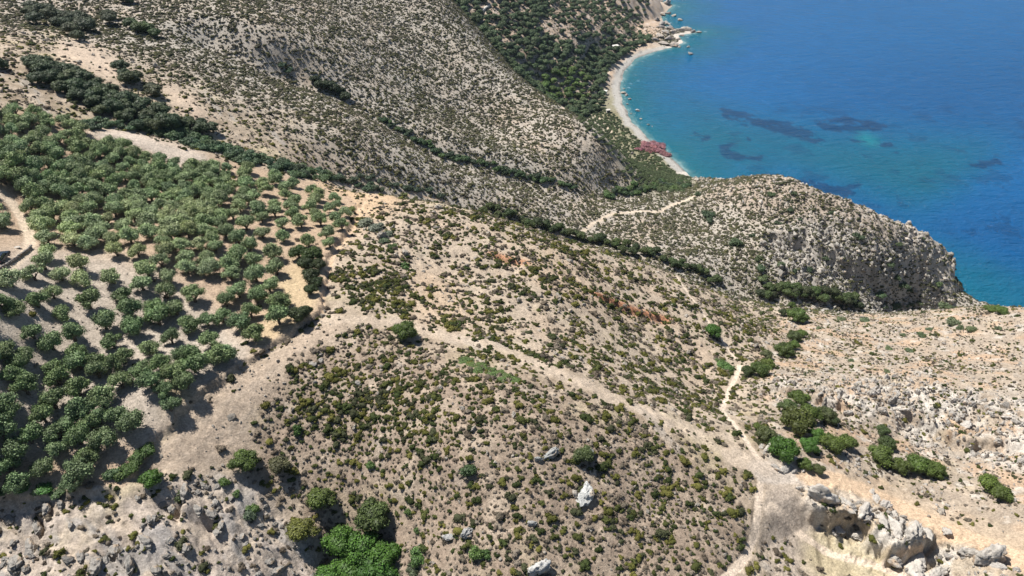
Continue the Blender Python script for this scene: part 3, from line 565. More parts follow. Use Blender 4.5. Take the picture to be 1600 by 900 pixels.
def scatter(name, P, rot, scl, tint, idx, meshes, kind='stuff'):
    me = bpy.data.meshes.new(name); n = len(P); me.vertices.add(n); me.vertices.foreach_set('co', np.asarray(P, np.float32).ravel())
    for nm, ty, arr, f in (('rot', 'FLOAT_VECTOR', rot, 'vector'), ('scl', 'FLOAT_VECTOR', scl, 'vector'), ('tint', 'FLOAT_VECTOR', tint, 'vector')):
        a = me.attributes.new(nm, ty, 'POINT'); a.data.foreach_set(f, np.asarray(arr, np.float32).ravel())
    a = me.attributes.new('pidx', 'INT', 'POINT'); a.data.foreach_set('value', np.asarray(idx, np.int32))
    o = bpy.data.objects.new(name, me); LINK(o); o['kind'] = kind
    coll = bpy.data.collections.new(name + '_kinds')
    for i, pm in enumerate(meshes): po = bpy.data.objects.new('%s_kind_%02d' % (name, i), pm); coll.objects.link(po)
    ng = bpy.data.node_groups.new(name + '_spread', 'GeometryNodeTree'); ng.interface.new_socket('Geometry', in_out='INPUT', socket_type='NodeSocketGeometry'); ng.interface.new_socket('Geometry', in_out='OUTPUT', socket_type='NodeSocketGeometry')
    gi = ng.nodes.new('NodeGroupInput'); go = ng.nodes.new('NodeGroupOutput'); ip = ng.nodes.new('GeometryNodeInstanceOnPoints'); ci = ng.nodes.new('GeometryNodeCollectionInfo')
    ci.inputs['Collection'].default_value = coll; ci.inputs['Separate Children'].default_value = True; ci.inputs['Reset Children'].default_value = True
    def na(nm, ty): q = ng.nodes.new('GeometryNodeInputNamedAttribute'); q.data_type = ty; q.inputs['Name'].default_value = nm; return q.outputs['Attribute']
    lk = ng.links.new; lk(gi.outputs[0], ip.inputs['Points']); lk(ci.outputs[0], ip.inputs['Instance']); ip.inputs['Pick Instance'].default_value = True
    e2r = ng.nodes.new('FunctionNodeEulerToRotation'); lk(na('rot', 'FLOAT_VECTOR'), e2r.inputs[0]); lk(e2r.outputs[0], ip.inputs['Rotation'])
    lk(na('pidx', 'INT'), ip.inputs['Instance Index']); lk(na('scl', 'FLOAT_VECTOR'), ip.inputs['Scale']); lk(ip.outputs[0], go.inputs[0])
    md = o.modifiers.new('spread', 'NODES'); md.node_group = ng; return o
# ------------------------------------------------------------------ olive orchard
OLV, OLVD, OAKT, LENT, BRIGHT = (.225,.290,.140), (.150,.210,.092), (.05,.08,.042), (.07,.115,.034), (.085,.18,.036)
def vary(t, a=.18, hue=.08):
    k = random.uniform(1 - a, 1 + a); return (t[0] * k * random.uniform(1 - hue, 1 + hue), t[1] * k, t[2] * k * random.uniform(1 - hue, 1 + hue))
ZA = [(165,370),(60,400),(380,320),(235,275),(530,385),(395,400),(290,370),(255,455),(420,500),(575,470),(665,415),(775,455),(790,380),(825,530),(730,520),(905,470),(740,575),(610,545),(495,595),(635,620),(530,685),(350,650),(305,555),(85,530),(160,640),(250,690),(375,740),(585,750),(700,710),(800,660),(875,610),(965,580),(1035,565),(1050,490),(1110,450),(1195,475),(1165,540),(1125,595),(1185,650),(1300,500),(1295,570),(985,680),(1020,750),(890,740),(760,780),(25,730),(120,750),(1250,420),(1285,345),(970,340),(1075,370),(1180,300),(870,290),(1000,240),(1110,200),(1190,375),(855,740),(1060,740),(690,350),(450,770)]
ZC = [(130,110),(225,215),(60,320),(420,60),(480,140),(780,85),(960,165),(1130,80),(630,230),(440,320),(360,430),(660,390),(830,300),(730,480),(910,430),(560,490),(1050,480),(250,590),(50,560),(180,690),(450,690),(840,620),(710,740),(360,830),(90,835),(1190,165),(1290,240),(1390,90),(1470,170),(1340,340),(660,850),(470,560),(80,400),(150,20),(640,20),(920,20),(1270,30),(1530,40),(790,440),(640,600)]
ol = [(a / 2.963, 300 + b / 2.963) for a, b in ZA] + [(a / 5, 560 + b / 5) for a, b in ZC] + [(-20,640),(-25,700),(-15,560),(-30,600),(8,470),(-20,500),(33,752),(-12,745),(118,748)]
xy = [tuple(place(u, v + 13)[0][:2]) for u, v in ol]
UP = [(-120,165),(0,178),(60,182),(140,208),(130,222),(240,250),(300,270),(330,262),(400,268),(470,290),(535,318),(545,335),(530,380),(490,400),(440,385),(405,470),(330,440),(260,420),(180,402),(110,392),(60,385),(55,345),(25,312),(-170,300)]
UP2 = [(-170,320),(0,322),(30,345),(34,372),(0,372),(-170,380)]
lox, loy, hix, hiy = -190, 60, -30, 260
LOWF = [(-60,398),(60,400),(120,440),(120,540),(80,640),(-60,660)]
cand = np.stack([rng.uniform(lox, hix, 26000), rng.uniform(loy, hiy, 26000)], 1)
cu, cv, cd = project(np.stack([cand[:, 0], cand[:, 1], samp(H, cand[:, 0], cand[:, 1])], -1))
ok = (inpoly(cu, cv, UP) | inpoly(cu, cv, UP2) | inpoly(cu, cv, LOWF)) & (cd < 235) & (cu > -60) & (seg_dist(cand[:, 0], cand[:, 1], PATHS[10][0]) > 2.5) & (np.hypot(cu - 2, (cv - 392)) > 34); cand, cu, cv = cand[ok], cu[ok], cv[ok]
pts = list(xy); info = []
P_ = np.array(pts)
for (px, py), u, v in zip(cand, cu, cv):
    sp = 2.8 + 1.5 * sstep(330, 470, u) + .5 * sstep(300, 400, v); sp = 4.0 if inpoly(np.array([u]), np.array([v]), LOWF)[0] else sp
    if ((P_[:, 0] - px) ** 2 + (P_[:, 1] - py) ** 2).min() > sp * sp: P_ = np.vstack([P_, [px, py]])
allp = P_; au, av, ad = project(np.stack([allp[:, 0], allp[:, 1], samp(H, allp[:, 0], allp[:, 1])], -1))
order = np.argsort(ad); n_olive = 0; rest = []
for q in order:
    px, py = allp[q]; u, v = au[q], av[q]; vis = -25 < u < 1625 and v < 925
    dm = (4.8 if ad[q] < 135 else 5.1) * random.uniform(.84, 1.16) * (1 - .12 * float(sstep(380, 480, u)) * (v < 420))
    lower = v > 560; pale = float(sstep(400, 340, abs(v - 0) + 0) * sstep(320, 380, v + 30)) if v < 480 else 0
    t = vary(OLVD if (lower or v > 470) else OLV, .16)
    if 330 < v < 450 and u < 330: t = tuple(np.array(t) * np.array([1.3, 1.2, 1.25]))
    if n_olive < 300 and vis:
        adj = ('broad ' if dm > 5.2 else 'small ' if dm < 4.1 else '') + ('pale silvery' if t[0] > .26 else 'deep green' if t[1] < .215 else 'grey-green')
        tree('olive_tree', OLIVE[random.randrange(6)], px, py, dm, 4.4, t, 'olive tree', adj, 'olive trees of the orchard', tall=random.uniform(.85, 1.1)); n_olive += 1
    else: rest.append((px, py, gz(px, py) - .05, dm / 4.4, t))
if rest:
    A_ = np.array([r_[:3] for r_ in rest]); S_ = np.array([[r_[3]] * 3 for r_ in rest]); R_ = np.zeros_like(A_); R_[:, 2] = rng.uniform(0, 6.28, len(A_))
    tag(scatter('olive_grove', A_, R_, S_, np.array([r_[4] for r_ in rest]), rng.integers(0, 6, len(A_)), [m_[1] for m_ in OLIVE]), 'grey-green olive canopy in the farther upper part of the orchard', None)
print('olives', n_olive, len(rest))

# ------------------------------------------------------------------ single trees and large bushes, by survey position: u, v, width
def TR(u, v, w, tint=LENT, kind='oak', lab=None, tall=.85, wide=None, noun=None, adj=None, grp=None, rz=None):
    p, d = place(u, v + .32 * w); dm = w * d / F
    if kind == 'oak': return tree('evergreen_tree', OAK[random.randrange(5)], p[0], p[1], dm, 4.4, vary([tint[0] * 1.7, tint[1] * 1.42, tint[2] * 1.2], .12), noun or 'evergreen tree', adj or ('dark' if tint[1] < .07 else 'green'), grp or 'evergreen trees on the hillside', tall=tall, wide=wide, label=lab, rz=rz)
    return tree('green_bush', BUSH[random.randrange(5)], p[0], p[1], dm, 2.2, vary([c * (1.6 if tint[0] < .2 else 1.1) for c in tint], .14), noun or 'green bush', adj or ('dark leafy' if tint[1] < .07 else 'leafy'), grp or 'green bushes on the hillside', ('stem', 'foliage'), tall=tall, wide=wide, cat='bush', label=lab, rz=rz)
G1, G2, GB, GD, GY_ = (.050,.088,.022), (.062,.080,.045), (.036,.096,.018), (.026,.046,.018), (.075,.095,.025)
TR(383,716,50,G1,lab='round green tree with a long shadow, left of its grey-green twin'); TR(438,722,40,G2,lab='thin grey-green tree just right of the round green tree')
TR(502,776,52,G1,lab='dark round tree at the top of the gully clump'); TR(472,822,56,GY_,tall=.75,lab='low yellow-green tree left of the bright gully clump')
TR(587,797,66,(.042,.075,.025),lab='tall dark tree at the upper right of the gully clump')
for i, (u, v, w) in enumerate([(532,842,66),(572,846,72),(602,862,58),(548,882,74),(592,892,72),(518,898,60),(560,922,70)]): TR(u, v, w, GB, lab=['leafy bright green tree, leftmost of the gully clump','leafy bright green tree in the middle of the gully clump','leafy bright green tree at the right of the gully clump','bright green tree low in the gully clump','bright green tree low right in the gully clump','bright green tree at the lower left edge of the gully clump','bright green tree cut by the bottom edge of the photo'][i])
TR(652,862,34,G1,'bush'); TR(645,885,30,G2,'bush'); TR(240,744,38,GB,lab='bright green round tree standing below the orchard bank'); TR(283,768,24,(.05,.07,.03),'bush'); TR(350,750,24,G1,'bush'); TR(368,768,18,G1,'bush'); TR(388,800,30,G2,'bush'); TR(395,790,22,G1,'bush'); TR(466,668,22,G1,'bush',tall=1.3)
TR(912,706,38,(.05,.075,.03),lab='small tree growing among the pale rocks on the slope'); TR(735,730,34,(.03,.05,.02),'bush'); TR(580,722,18,G1,'bush'); TR(745,856,30,G1,'bush'); TR(760,860,20,G1,'bush'); TR(650,825,16,G1,'bush'); TR(638,795,16,G1,'bush')
TR(633,514,44,G1,lab='lone round tree standing on the bare band mid-slope'); TR(1112,515,32,GB,lab='lone bright bushy tree on the right of the spur',tall=.8); TR(1133,566,28,G1,'bush',tall=.5); TR(1125,560,20,G1,'bush',tall=.5); TR(632,410,22,G1,'bush',tall=.7); TR(600,372,22,G2,'bush',tall=.6); TR(612,380,18,G1,'bush',tall=.6)
for i, (u, v, w) in enumerate([(468,392,34),(490,396,38),(478,412,32),(497,412,28),(486,430,36),(497,440,26),(486,452,26),(467,490,38),(478,486,28)]): TR(u, v, w, GD if i > 1 else (.035,.068,.02), grp='dark trees at the orchard edge', adj='dark dense')
for u, v, w in [(575,340,34),(592,348,32),(600,360,24)]: TR(u, v, w, (.085,.10,.07), 'bush', tall=.6, adj='grey-green')
for u, v, w in [(545,322,20),(630,300,14)]: TR(u, v, w, GY_, 'bush', tall=.6)
for i, (u, v) in enumerate([(722,558),(738,563),(752,567),(765,572),(778,576),(790,582),(802,588),(748,573),(770,580),(785,588),(730,556)]): TR(u, v, 22, (.055,.085,.022), 'bush', tall=.35, noun='flat green bush', adj='low', grp='flat bushes of the green patch')
RT = [(1245,618,36,G1),(1228,632,34,(.05,.08,.03)),(1243,652,56,(.05,.075,.02)),(1262,642,40,G1),(1290,645,34,(.045,.07,.03)),(1300,655,24,GD),(1195,675,36,(.045,.07,.028)),(1182,665,18,G1),(1223,697,50,GB),(1208,690,28,GB),(1262,692,34,GB),(1275,676,30,GB),(1300,688,44,G1),(1322,688,34,G1),(1256,722,26,G1),(1276,730,24,(.05,.075,.03)),
 (1376,670,26,(.04,.065,.025)),(1384,690,30,(.04,.065,.025)),(1370,706,46,G1),(1385,722,20,G1),(1405,724,34,G1),(1432,722,44,G1),(1458,730,38,G1),(1540,752,44,(.06,.11,.025)),(1562,766,36,G1),
 (1166,578,26,GD),(1188,574,36,(.045,.08,.022)),(1198,566,26,G1),(1196,552,22,(.06,.08,.04)),(1224,545,34,(.04,.07,.022)),(1238,538,22,G1),(1240,524,26,(.045,.07,.03)),(1252,520,20,G1),(1246,491,34,(.05,.09,.025)),(1237,476,16,G1),(1222,487,16,GD),(1232,488,16,G1)]
for u, v, w, t in RT: TR(u, v, w, t, grp='trees along the foot of the rocky plateau', tall=.8)
TR(1546,480,24,(.055,.10,.025),lab='flat-topped green tree on the cliff edge, left half of a pair',tall=.55); TR(1562,481,26,(.055,.10,.025),lab='flat-topped green tree on the cliff edge, right half of a pair',tall=.55); TR(1478,475,24,(.07,.09,.04),'bush')
for u, v, w in [(1315,495,16),(1490,498,26),(1500,508,18),(1440,520,18),(1412,520,14),(1390,540,16),(1328,560,14),(1385,578,14),(1420,545,16),(1520,510,20),(1350,495,20),(1450,510,14),(1280,510,12),(1345,600,12),(1560,510,14),(1300,575,10)]: TR(u, v, w, (.07,.09,.045), 'bush', tall=.6, grp='bushes on the rocky plateau', adj='grey-green')
for u, v, w in [(1105,328,24),(1110,340,18),(1148,372,26),(1185,400,16),(1186,415,20),(1192,430,20),(1222,410,18),(1240,420,14),(1300,330,12),(1235,325,12),(1090,300,14),(1340,364,22),(1215,345,14),(1175,365,12),(1410,440,24),(1400,428,18),(1265,418,14),(1250,340,10),(1205,300,14),(1240,300,12),(1440,370,12),(1402,378,14),(1420,450,14),(1465,440,16),(1390,410,14),(1375,455,20),(1290,400,14)]: TR(u, v, w, random.choice([(.05,.075,.035), (.04,.06,.03), (.06,.085,.035)]), 'bush', tall=.75, grp='bushes on the headland', adj='dark')
for u, v, w in [(1130,274,12),(1155,270,16),(1190,266,18),(1197,264,12),(1216,261,10),(1143,273,10)]: TR(u, v, w, (.05,.08,.03), 'bush', grp='bushes on the headland rim', adj='rim')
def belt(pts, n, w, jit, tints, kind='oak', grp=None, tall=.8, adj=None, noun=None):
    pts = np.array(pts, float); L = np.hypot(*np.diff(pts, axis=0).T); c = np.concatenate([[0], np.cumsum(L)]); 
    for i in range(n):
        s = (i + random.uniform(.1, .9)) / n * c[-1]; k = min(np.searchsorted(c, s, 'right') - 1, len(L) - 1); f_ = (s - c[k]) / L[k]; u, v = pts[k] * (1 - f_) + pts[k + 1] * f_
        TR(u + random.uniform(-jit, jit) * .6, v + random.uniform(-jit, jit), w * random.uniform(.75, 1.25), random.choice(tints), kind, grp=grp, tall=tall, adj=adj, noun=noun)
DK = [(.034,.064,.036), (.042,.074,.042), (.052,.082,.044)]
belt([(50,98),(80,108),(112,120),(140,135),(165,148),(190,158),(215,168),(245,180),(268,196)], 42, 34, 11, DK, grp='dark oaks above the orchard', adj='dark')
belt([(60,112),(100,132),(150,160),(200,180),(255,200)], 20, 26, 8, DK, grp='dark oaks above the orchard', adj='dark')
belt([(268,196),(295,190),(320,196),(335,198)], 7, 26, 5, DK, grp='dark oaks above the orchard', adj='dark')
belt([(190,105),(205,118),(218,125)], 5, 30, 6, DK, grp='dark oaks on bare earth', adj='dark'); belt([(235,138),(248,142)], 2, 28, 3, [(.06,.08,.05)], grp='dark oaks on bare earth')
belt([(42,15),(75,22),(110,32),(145,45)], 20, 28, 11, [(.05,.075,.05), (.045,.07,.045)], grp='trees of the upper left corner', adj='blue-green')
TR(124,55,24,(.05,.075,.05)); TR(-4,98,30,DK[0]); TR(8,102,22,DK[0])
belt([(165,22),(180,28)], 4, 24, 4, [(.05,.075,.05)]); belt([(208,38),(225,42),(245,50)], 6, 24, 4, [(.045,.085,.035)], tall=.7)
belt([(190,-4),(210,2)], 3, 22, 3, DK)
belt([(250,190),(300,212),(350,228),(400,246),(450,258),(520,272)], 56, 22, 9, [(.05,.085,.045), (.06,.095,.04), (.045,.07,.035)], 'bush', grp='green bushes in the hollow beyond the orchard')
belt([(130,186),(220,192),(290,210),(335,226),(400,252)], 46, 20, 6, [(.055,.09,.045), (.065,.1,.045)], 'bush', grp='green bushes in the hollow beyond the orchard')
belt([(420,252),(470,262),(520,274),(560,284),(600,290)], 22, 20, 5, [(.045,.075,.04), (.06,.08,.045)], 'bush', grp='green bushes in the hollow beyond the orchard')
belt([(436,98),(455,110)], 4, 14, 3, DK, 'bush'); belt([(490,125),(515,132),(545,150)], 11, 20, 5, [(.028,.05,.025)], grp='trees of the upper stream bed')
belt([(592,184),(615,196),(640,206),(665,220),(690,236),(720,244),(750,250),(790,262),(830,272),(870,280),(900,290)], 60, 14, 4, [(.04,.07,.03), (.05,.085,.03), (.035,.055,.03)], 'bush', grp='bushes of the upper stream bed')
belt([(755,324),(780,330),(800,338),(820,340),(850,352),(870,358),(890,366),(930,374),(960,382),(1000,388),(1030,396),(1060,408),(1090,422),(1120,438)], 50, 16, 6, [(.035,.062,.028), (.05,.08,.032), (.045,.08,.03)], grp='trees of the hidden ravine', tall=.9)
belt([(1185,452),(1215,452),(1245,454),(1280,458),(1330,466),(1345,470)], 34, 18, 8, [(.045,.08,.03), (.05,.085,.035), (.035,.055,.03)], grp='ravine wood below the headland', tall=.85)
belt([(1380,474),(1410,476),(1440,472)], 8, 14, 3, [(.06,.08,.04)], 'bush', grp='ravine wood below the headland')
belt([(940,298),(985,292),(1010,288),(1040,286),(1075,282)], 34, 15, 8, [(.045,.075,.03), (.055,.09,.03), (.04,.06,.035)], 'bush', grp='bushes behind the beach')
belt([(545,270),(590,276),(640,290),(700,302)], 14, 14, 4, [(.04,.06,.035)], 'bush')
belt([(0,755),(30,752),(60,756),(95,764)], 6, 26, 3, [(.05,.08,.03), GB], 'bush', grp='hedge plants at the orchard foot', tall=.6); belt([(185,745),(205,722),(222,705),(240,690)], 9, 26, 4, [(.04,.07,.018), (.05,.085,.02)], 'bush', grp='hedge plants on the orchard bank', tall=.7); TR(178,735,30,(.06,.10,.04),'bush')
# oleander mass behind the beach
for i, (u, v) in enumerate([(1005,224),(1013,230),(1020,226),(1026,231),(1000,229),(1017,219),(1018,232),(1031,222),(1040,237),(1008,219),(1028,232),(1035,234),(1012,222),(1024,221),(1033,226)]): TR(u, v, 17, (.29,.135,.15), 'bush', noun='pink flowering bush', adj='dense', grp='pink flowering bushes behind the beach', tall=.55)

# ------------------------------------------------------------------ far valley wood
def poisson(poly, dmin, dmax, sp, n, dens=None):
    b = hit([p[0] for p in poly], [p[1] for p in poly], H); lo = b[:, :2].min(0) - 15; hi = b[:, :2].max(0) + 15; c = rng.uniform(lo, hi, (n, 2)); z = samp(H, c[:, 0], c[:, 1]); u, v, d = project(np.stack([c[:, 0], c[:, 1], z], -1))
    k = inpoly(u, v, poly) & (d > dmin) & (d < dmax) & (samp(CD, c[:, 0], c[:, 1]) > 9)
    if dens is not None: k &= rng.uniform(0, 1, n) < dens(c[:, 0], c[:, 1], u, v)
    c, z = c[k], z[k]; cell = {}; out = []
    for i in range(len(c)):
        gx, gy = int(c[i, 0] // sp), int(c[i, 1] // sp)
        if all((c[i, 0] - c[j, 0]) ** 2 + (c[i, 1] - c[j, 1]) ** 2 > sp * sp for a in (-1, 0, 1) for b_ in (-1, 0, 1) for j in cell.get((gx + a, gy + b_), [])): cell.setdefault((gx, gy), []).append(i); out.append(i)
    return np.stack([c[out, 0], c[out, 1], z[out]], 1)
FW = [(640,-60),(1005,-60),(1015,20),(1000,50),(1018,62),(985,82),(950,105),(940,140),(945,165),(905,190),(880,165),(850,170),(700,40)]
wd_ = poisson(FW, 440, 900, 4.4, 40000, lambda a, b_, u, v: np.clip(.42 + .95 * fbm(a, b_, 40, 3, 71) + .9 * inpoly(u, v, [(840,110),(900,110),(990,70),(1015,60),(985,80),(940,110),(945,160),(900,185),(840,150)]) + .7 * inpoly(u, v, [(660,0),(740,0),(760,40),(860,130),(880,170),(820,130),(720,50)]), .06, 1))
wu, wv, wdp = project(wd_); o_ = np.argsort(wdp); far_rest = []; nw = 0
for i in o_:
    bright = ((wu[i] - 885) / 40) ** 2 + ((wv[i] - 138) / 26) ** 2 < 1; t = vary((.12,.19,.05) if bright else (.092,.135,.062), .28); dm = random.uniform(5.0, 9.5) * (.75 if (wv[i] < 60 and wu[i] > 850) else 1); s = dm / 4.4
    if nw < 280 and -10 < wu[i] < 1610 and wv[i] > -8:
        single('woodland_tree', OAK[random.randrange(5)][1], wd_[i, 0], wd_[i, 1], wd_[i, 2] - .3 * s, s, s, s * .85, t, 'woodland tree', 'bright green' if bright else 'dark', 'tree', 'trees of the far valley wood'); nw += 1
    else: far_rest.append((wd_[i, 0], wd_[i, 1], wd_[i, 2] - .3 * s, s, t))
if far_rest: 
    A_ = np.array([r_[:3] for r_ in far_rest]); S_ = np.array([[r_[3], r_[3], r_[3] * .85] for r_ in far_rest]); R_ = np.zeros_like(A_); R_[:, 2] = rng.uniform(0, 6.28, len(A_)); tag(scatter('woodland', A_, R_, S_, np.array([r_[4] for r_ in far_rest]), rng.integers(0, 5, len(A_)), [m_[1] for m_ in OAK]), 'dark scattered woodland climbing the far valley side', None)
BV = [(895,170),(945,168),(960,180),(985,205),(1000,222),(1040,245),(1060,262),(1080,280),(1070,300),(985,300),(950,260),(925,225)]
bv_ = poisson(BV, 345, 620, 2.0, 44000, lambda a, b_, u, v: np.clip(.55 + 1.4 * fbm(a, b_, 22, 3, 72), .1, 1))
print('wood', nw, len(far_rest), len(bv_))
S_ = rng.uniform(.9, 1.7, (len(bv_), 1)) * np.array([[1, 1, .75]]); R_ = np.zeros_like(bv_); R_[:, 2] = rng.uniform(0, 6.28, len(bv_)); kk = rng.uniform(.7, 1.3, (len(bv_), 1))
tag(scatter('beach_scrub', bv_, R_, S_, kk * np.array([[.085, .115, .048]]), rng.integers(0, 5, len(bv_)), [m_[1] for m_ in BUSH]), 'low green scrub covering the flat behind the shingle beach', None)
# ------------------------------------------------------------------ thorny cushion shrubs, everywhere on the open slopes
def gridpts(sp):
    X_, Y_ = np.meshgrid(np.arange(-330, 300, sp), np.arange(38, 760, sp)); P = np.stack([X_.ravel(), Y_.ravel()], 1) + rng.uniform(-.5, .5, (X_.size, 2)) * sp * 1.1
    P = P[np.hypot(P[:, 0], P[:, 1]) > 44]; az = np.arctan2(P[:, 0], P[:, 1]); P = P[np.abs(az) < np.radians(57.5)]; z = samp(H, P[:, 0], P[:, 1]); P3 = np.column_stack([P, z]); u, v, d = project(P3); k = (u > -200) & (u < 1850) & (v > -40) & (v < 960) & (samp(CD, P[:, 0], P[:, 1]) > 5)
    return P3[k], u[k], v[k], d[k]
def pathmask(P):
    m = np.ones(len(P))
    for pts, wd, c in PATHS:
        xs = [p[0] for p in pts]; ys = [p[1] for p in pts]; s = (P[:, 0] > min(xs) - 8) & (P[:, 0] < max(xs) + 8) & (P[:, 1] > min(ys) - 8) & (P[:, 1] < max(ys) + 8)
        if s.any():
            t = sstep(wd * .9, wd * 1.5 + .3, seg_dist(P[s, 0], P[s, 1], pts) + (1.6 * fbm(P[s, 0], P[s, 1], 5, 3, 87) if c == 4 else 0)); m[s] *= t if c < 4 else .22 + .78 * t if c == 4 else .65 + .35 * t
    return m
P, u, v, d = gridpts(.72)
u2, v2 = u + 6 * fbm(P[:, 0], P[:, 1], 8, 2, 81), v + 5 * fbm(P[:, 0], P[:, 1], 8, 2, 82)
f1, f2, f3 = fbm(P[:, 0], P[:, 1], 28, 3, 83), fbm(P[:, 0], P[:, 1], 8, 3, 84), fbm(P[:, 0], P[:, 1], 3.5, 2, 85)
def Q(polys, soft=4): return Mask([polys], (), soft)(u2, v2)
o_ = samp(morch, P[:, 0], P[:, 1]); fr = sstep(225, 262, d); plat = samp(mplat, P[:, 0], P[:, 1]); crag = samp(mcrag, P[:, 0], P[:, 1]); sw = samp(msw, P[:, 0], P[:, 1]); bank = samp(mbank, P[:, 0], P[:, 1]); hd = samp(mhead, P[:, 0], P[:, 1]); rk = samp(mrock, P[:, 0], P[:, 1]); mf = samp(mfar, P[:, 0], P[:, 1])
near = Q([(400,640),(450,570),(560,520),(640,535),(760,575),(900,625),(1060,690),(1140,750),(1170,860),(1120,1000),(560,1000),(480,800),(400,740)], 8) * (d < 175)
spur = Q([(560,310),(700,330),(900,390),(1060,430),(1200,480),(1180,600),(1110,680),(960,610),(760,530),(560,490),(510,440)], 6) * (d < 245)
dens = np.full(len(P), .22) + .25 * f2
dens = dens * (1 - spur) + spur * np.clip(.34 + .30 * f2 + .30 * f1, .06, .8)
dens = dens * (1 - near) + near * np.clip(.80 + .3 * f2, .35, 1)
dens = dens * (1 - fr) + fr * np.clip(.50 + .25 * f1 + .25 * f2, .12, .85)
dens = dens * (1 + .5 * plat) * (1 - .3 * crag) * (1 - .35 * sw) * (1 - .93 * bank) * (1 - .985 * o_) * (1 - .6 * mf) * (1 + .1 * hd)
clump = Q([(440,600),(520,570),(640,590),(700,620),(680,680),(560,690),(450,660)], 8) + Q([(510,440),(560,400),(620,450),(660,470),(750,470),(870,570),(850,590),(700,500),(560,490)], 8) * .8 + Q([(740,320),(1000,420),(1090,470),(1050,500),(900,430),(800,390)], 8) * .2 + Q([(880,560),(1000,600),(1110,640),(1120,600),(1000,540),(880,500)], 8) * .6
dens = dens + clump * .28 * (d < 245) * (1 - o_) * (f3 > -.2)
for poly in ([(90,62),(150,68),(200,98),(215,124),(180,126),(110,108),(80,90)], [(255,125),(300,150),(335,188),(300,190),(262,160)], [(470,275),(560,285),(625,300),(610,315),(560,320),(540,300)], [(1195,735),(1262,745),(1275,830),(1250,860),(1290,900),(1200,780)], [(1240,735),(1320,740),(1400,760),(1500,810),(1620,840),(1620,880),(1540,860),(1450,830),(1370,790),(1290,765)], [(1270,830),(1330,835),(1400,880),(1420,960),(1300,960),(1240,860)]): dens = dens * (1 - .88 * Q(poly, 3))
dens *= pathmask(P); dens *= (1 - (samp(ST, P[:, 0], P[:, 1]) < .25) * (samp(CD, P[:, 0], P[:, 1]) < 18)); dens *= 1 - Q([(895,160),(960,150),(1040,240),(1095,285),(1060,300),(960,275),(925,230)], 3) * (d > 345)
cl_ = .45 + 1.35 * sstep(-.25, .3, f3 + .6 * f2); cl_ = cl_ * (1 - .6 * fr) + .6 * fr; cl_ = cl_ * (1 - .7 * near) + .7 * near; dens = dens * cl_ * 1.1
dens *= 1 - .75 * (samp(mcliff, P[:, 0], P[:, 1]))
k = rng.uniform(0, 1, len(P)) < dens; P, u, v, d, f1, f2, near, spur, fr, plat, clump, hd, rk, sw, crag = [q[k] for q in (P, u, v, d, f1, f2, near, spur, fr, plat, clump, hd, rk, sw, crag)]
n = len(P); rr = rng.uniform(0, 1, n)
size = rng.lognormal(-.05, .42, n) * (.90 * (1 - near) + .82 * near) * (1 + .06 * fr) * (1 - .38 * plat)
green = rr < np.clip(.45 + .1 * fr - .10 * near + .5 * clump + .35 * f1 - .1 * plat, .08, .95); size = size * np.where(green, 1.15, .88 - .18 * near)
pal_g = np.array([(.095,.098,.026), (.072,.082,.026), (.13,.125,.035), (.045,.060,.020), (.06,.066,.034)]); pal_d = np.array([(.17,.14,.105), (.13,.112,.085), (.11,.09,.068), (.20,.17,.135)])
tint = np.where(green[:, None], pal_g[rng.integers(0, 5, n)], np.where((near > .4)[:, None], pal_d[rng.integers(0, 4, n)] * 1.15, pal_d[rng.integers(0, 4, n)])); dkk = np.array([.100,.098,.068]); w_ = (fr * .55)[:, None]; tint = tint * (1 - w_) + dkk * w_; tint = tint * rng.uniform(.78, 1.25, (n, 1))
pix = size * F / d; size = np.clip(size, .25, 2.3)
rot = np.zeros((n, 3)); rot[:, :2] = rng.normal(0, .1, (n, 2)); rot[:, 2] = rng.uniform(0, 6.28, n)
scl = np.stack([size * rng.uniform(.85, 1.2, n), size, size * rng.uniform(.75, 1.05, n)], 1)
inframe = (u > 4) & (u < 1596) & (v > 4) & (v < 896) & green & (near + sw + spur > .3); cs = np.where(inframe)[0]; big = cs[np.argsort(-pix[cs])[:290]]
P[:, 2] -= .06 * size
for i in big:
    c = tint[i]; adj = ('large ' if size[i] > 1.35 else '') + ('yellow-green' if c[0] > .11 else 'olive-green' if c[0] > .075 else 'dull green')
    single('cushion_shrub', CUSH[random.randrange(5)], *P[i], *scl[i], c, 'cushion shrub', adj, 'shrub', 'rounded cushion shrubs on the near slopes', rot=tuple(rot[i]))
m_ = np.ones(n, bool); m_[big] = False; nearm = m_ & (d < 215); farm = m_ & ~nearm
tag(scatter('garrigue_scrub', P[nearm], rot[nearm], scl[nearm], tint[nearm], rng.integers(0, 5, nearm.sum()), CUSH), 'small dry and olive-green cushion shrubs dotting the near slopes', None)
tag(scatter('distant_scrub', P[farm], rot[farm], scl[farm], tint[farm], rng.integers(0, 4, farm.sum()), CUSHF), 'dark low shrubs speckling the farther hillsides', None)
print('shrubs', n, nearm.sum())

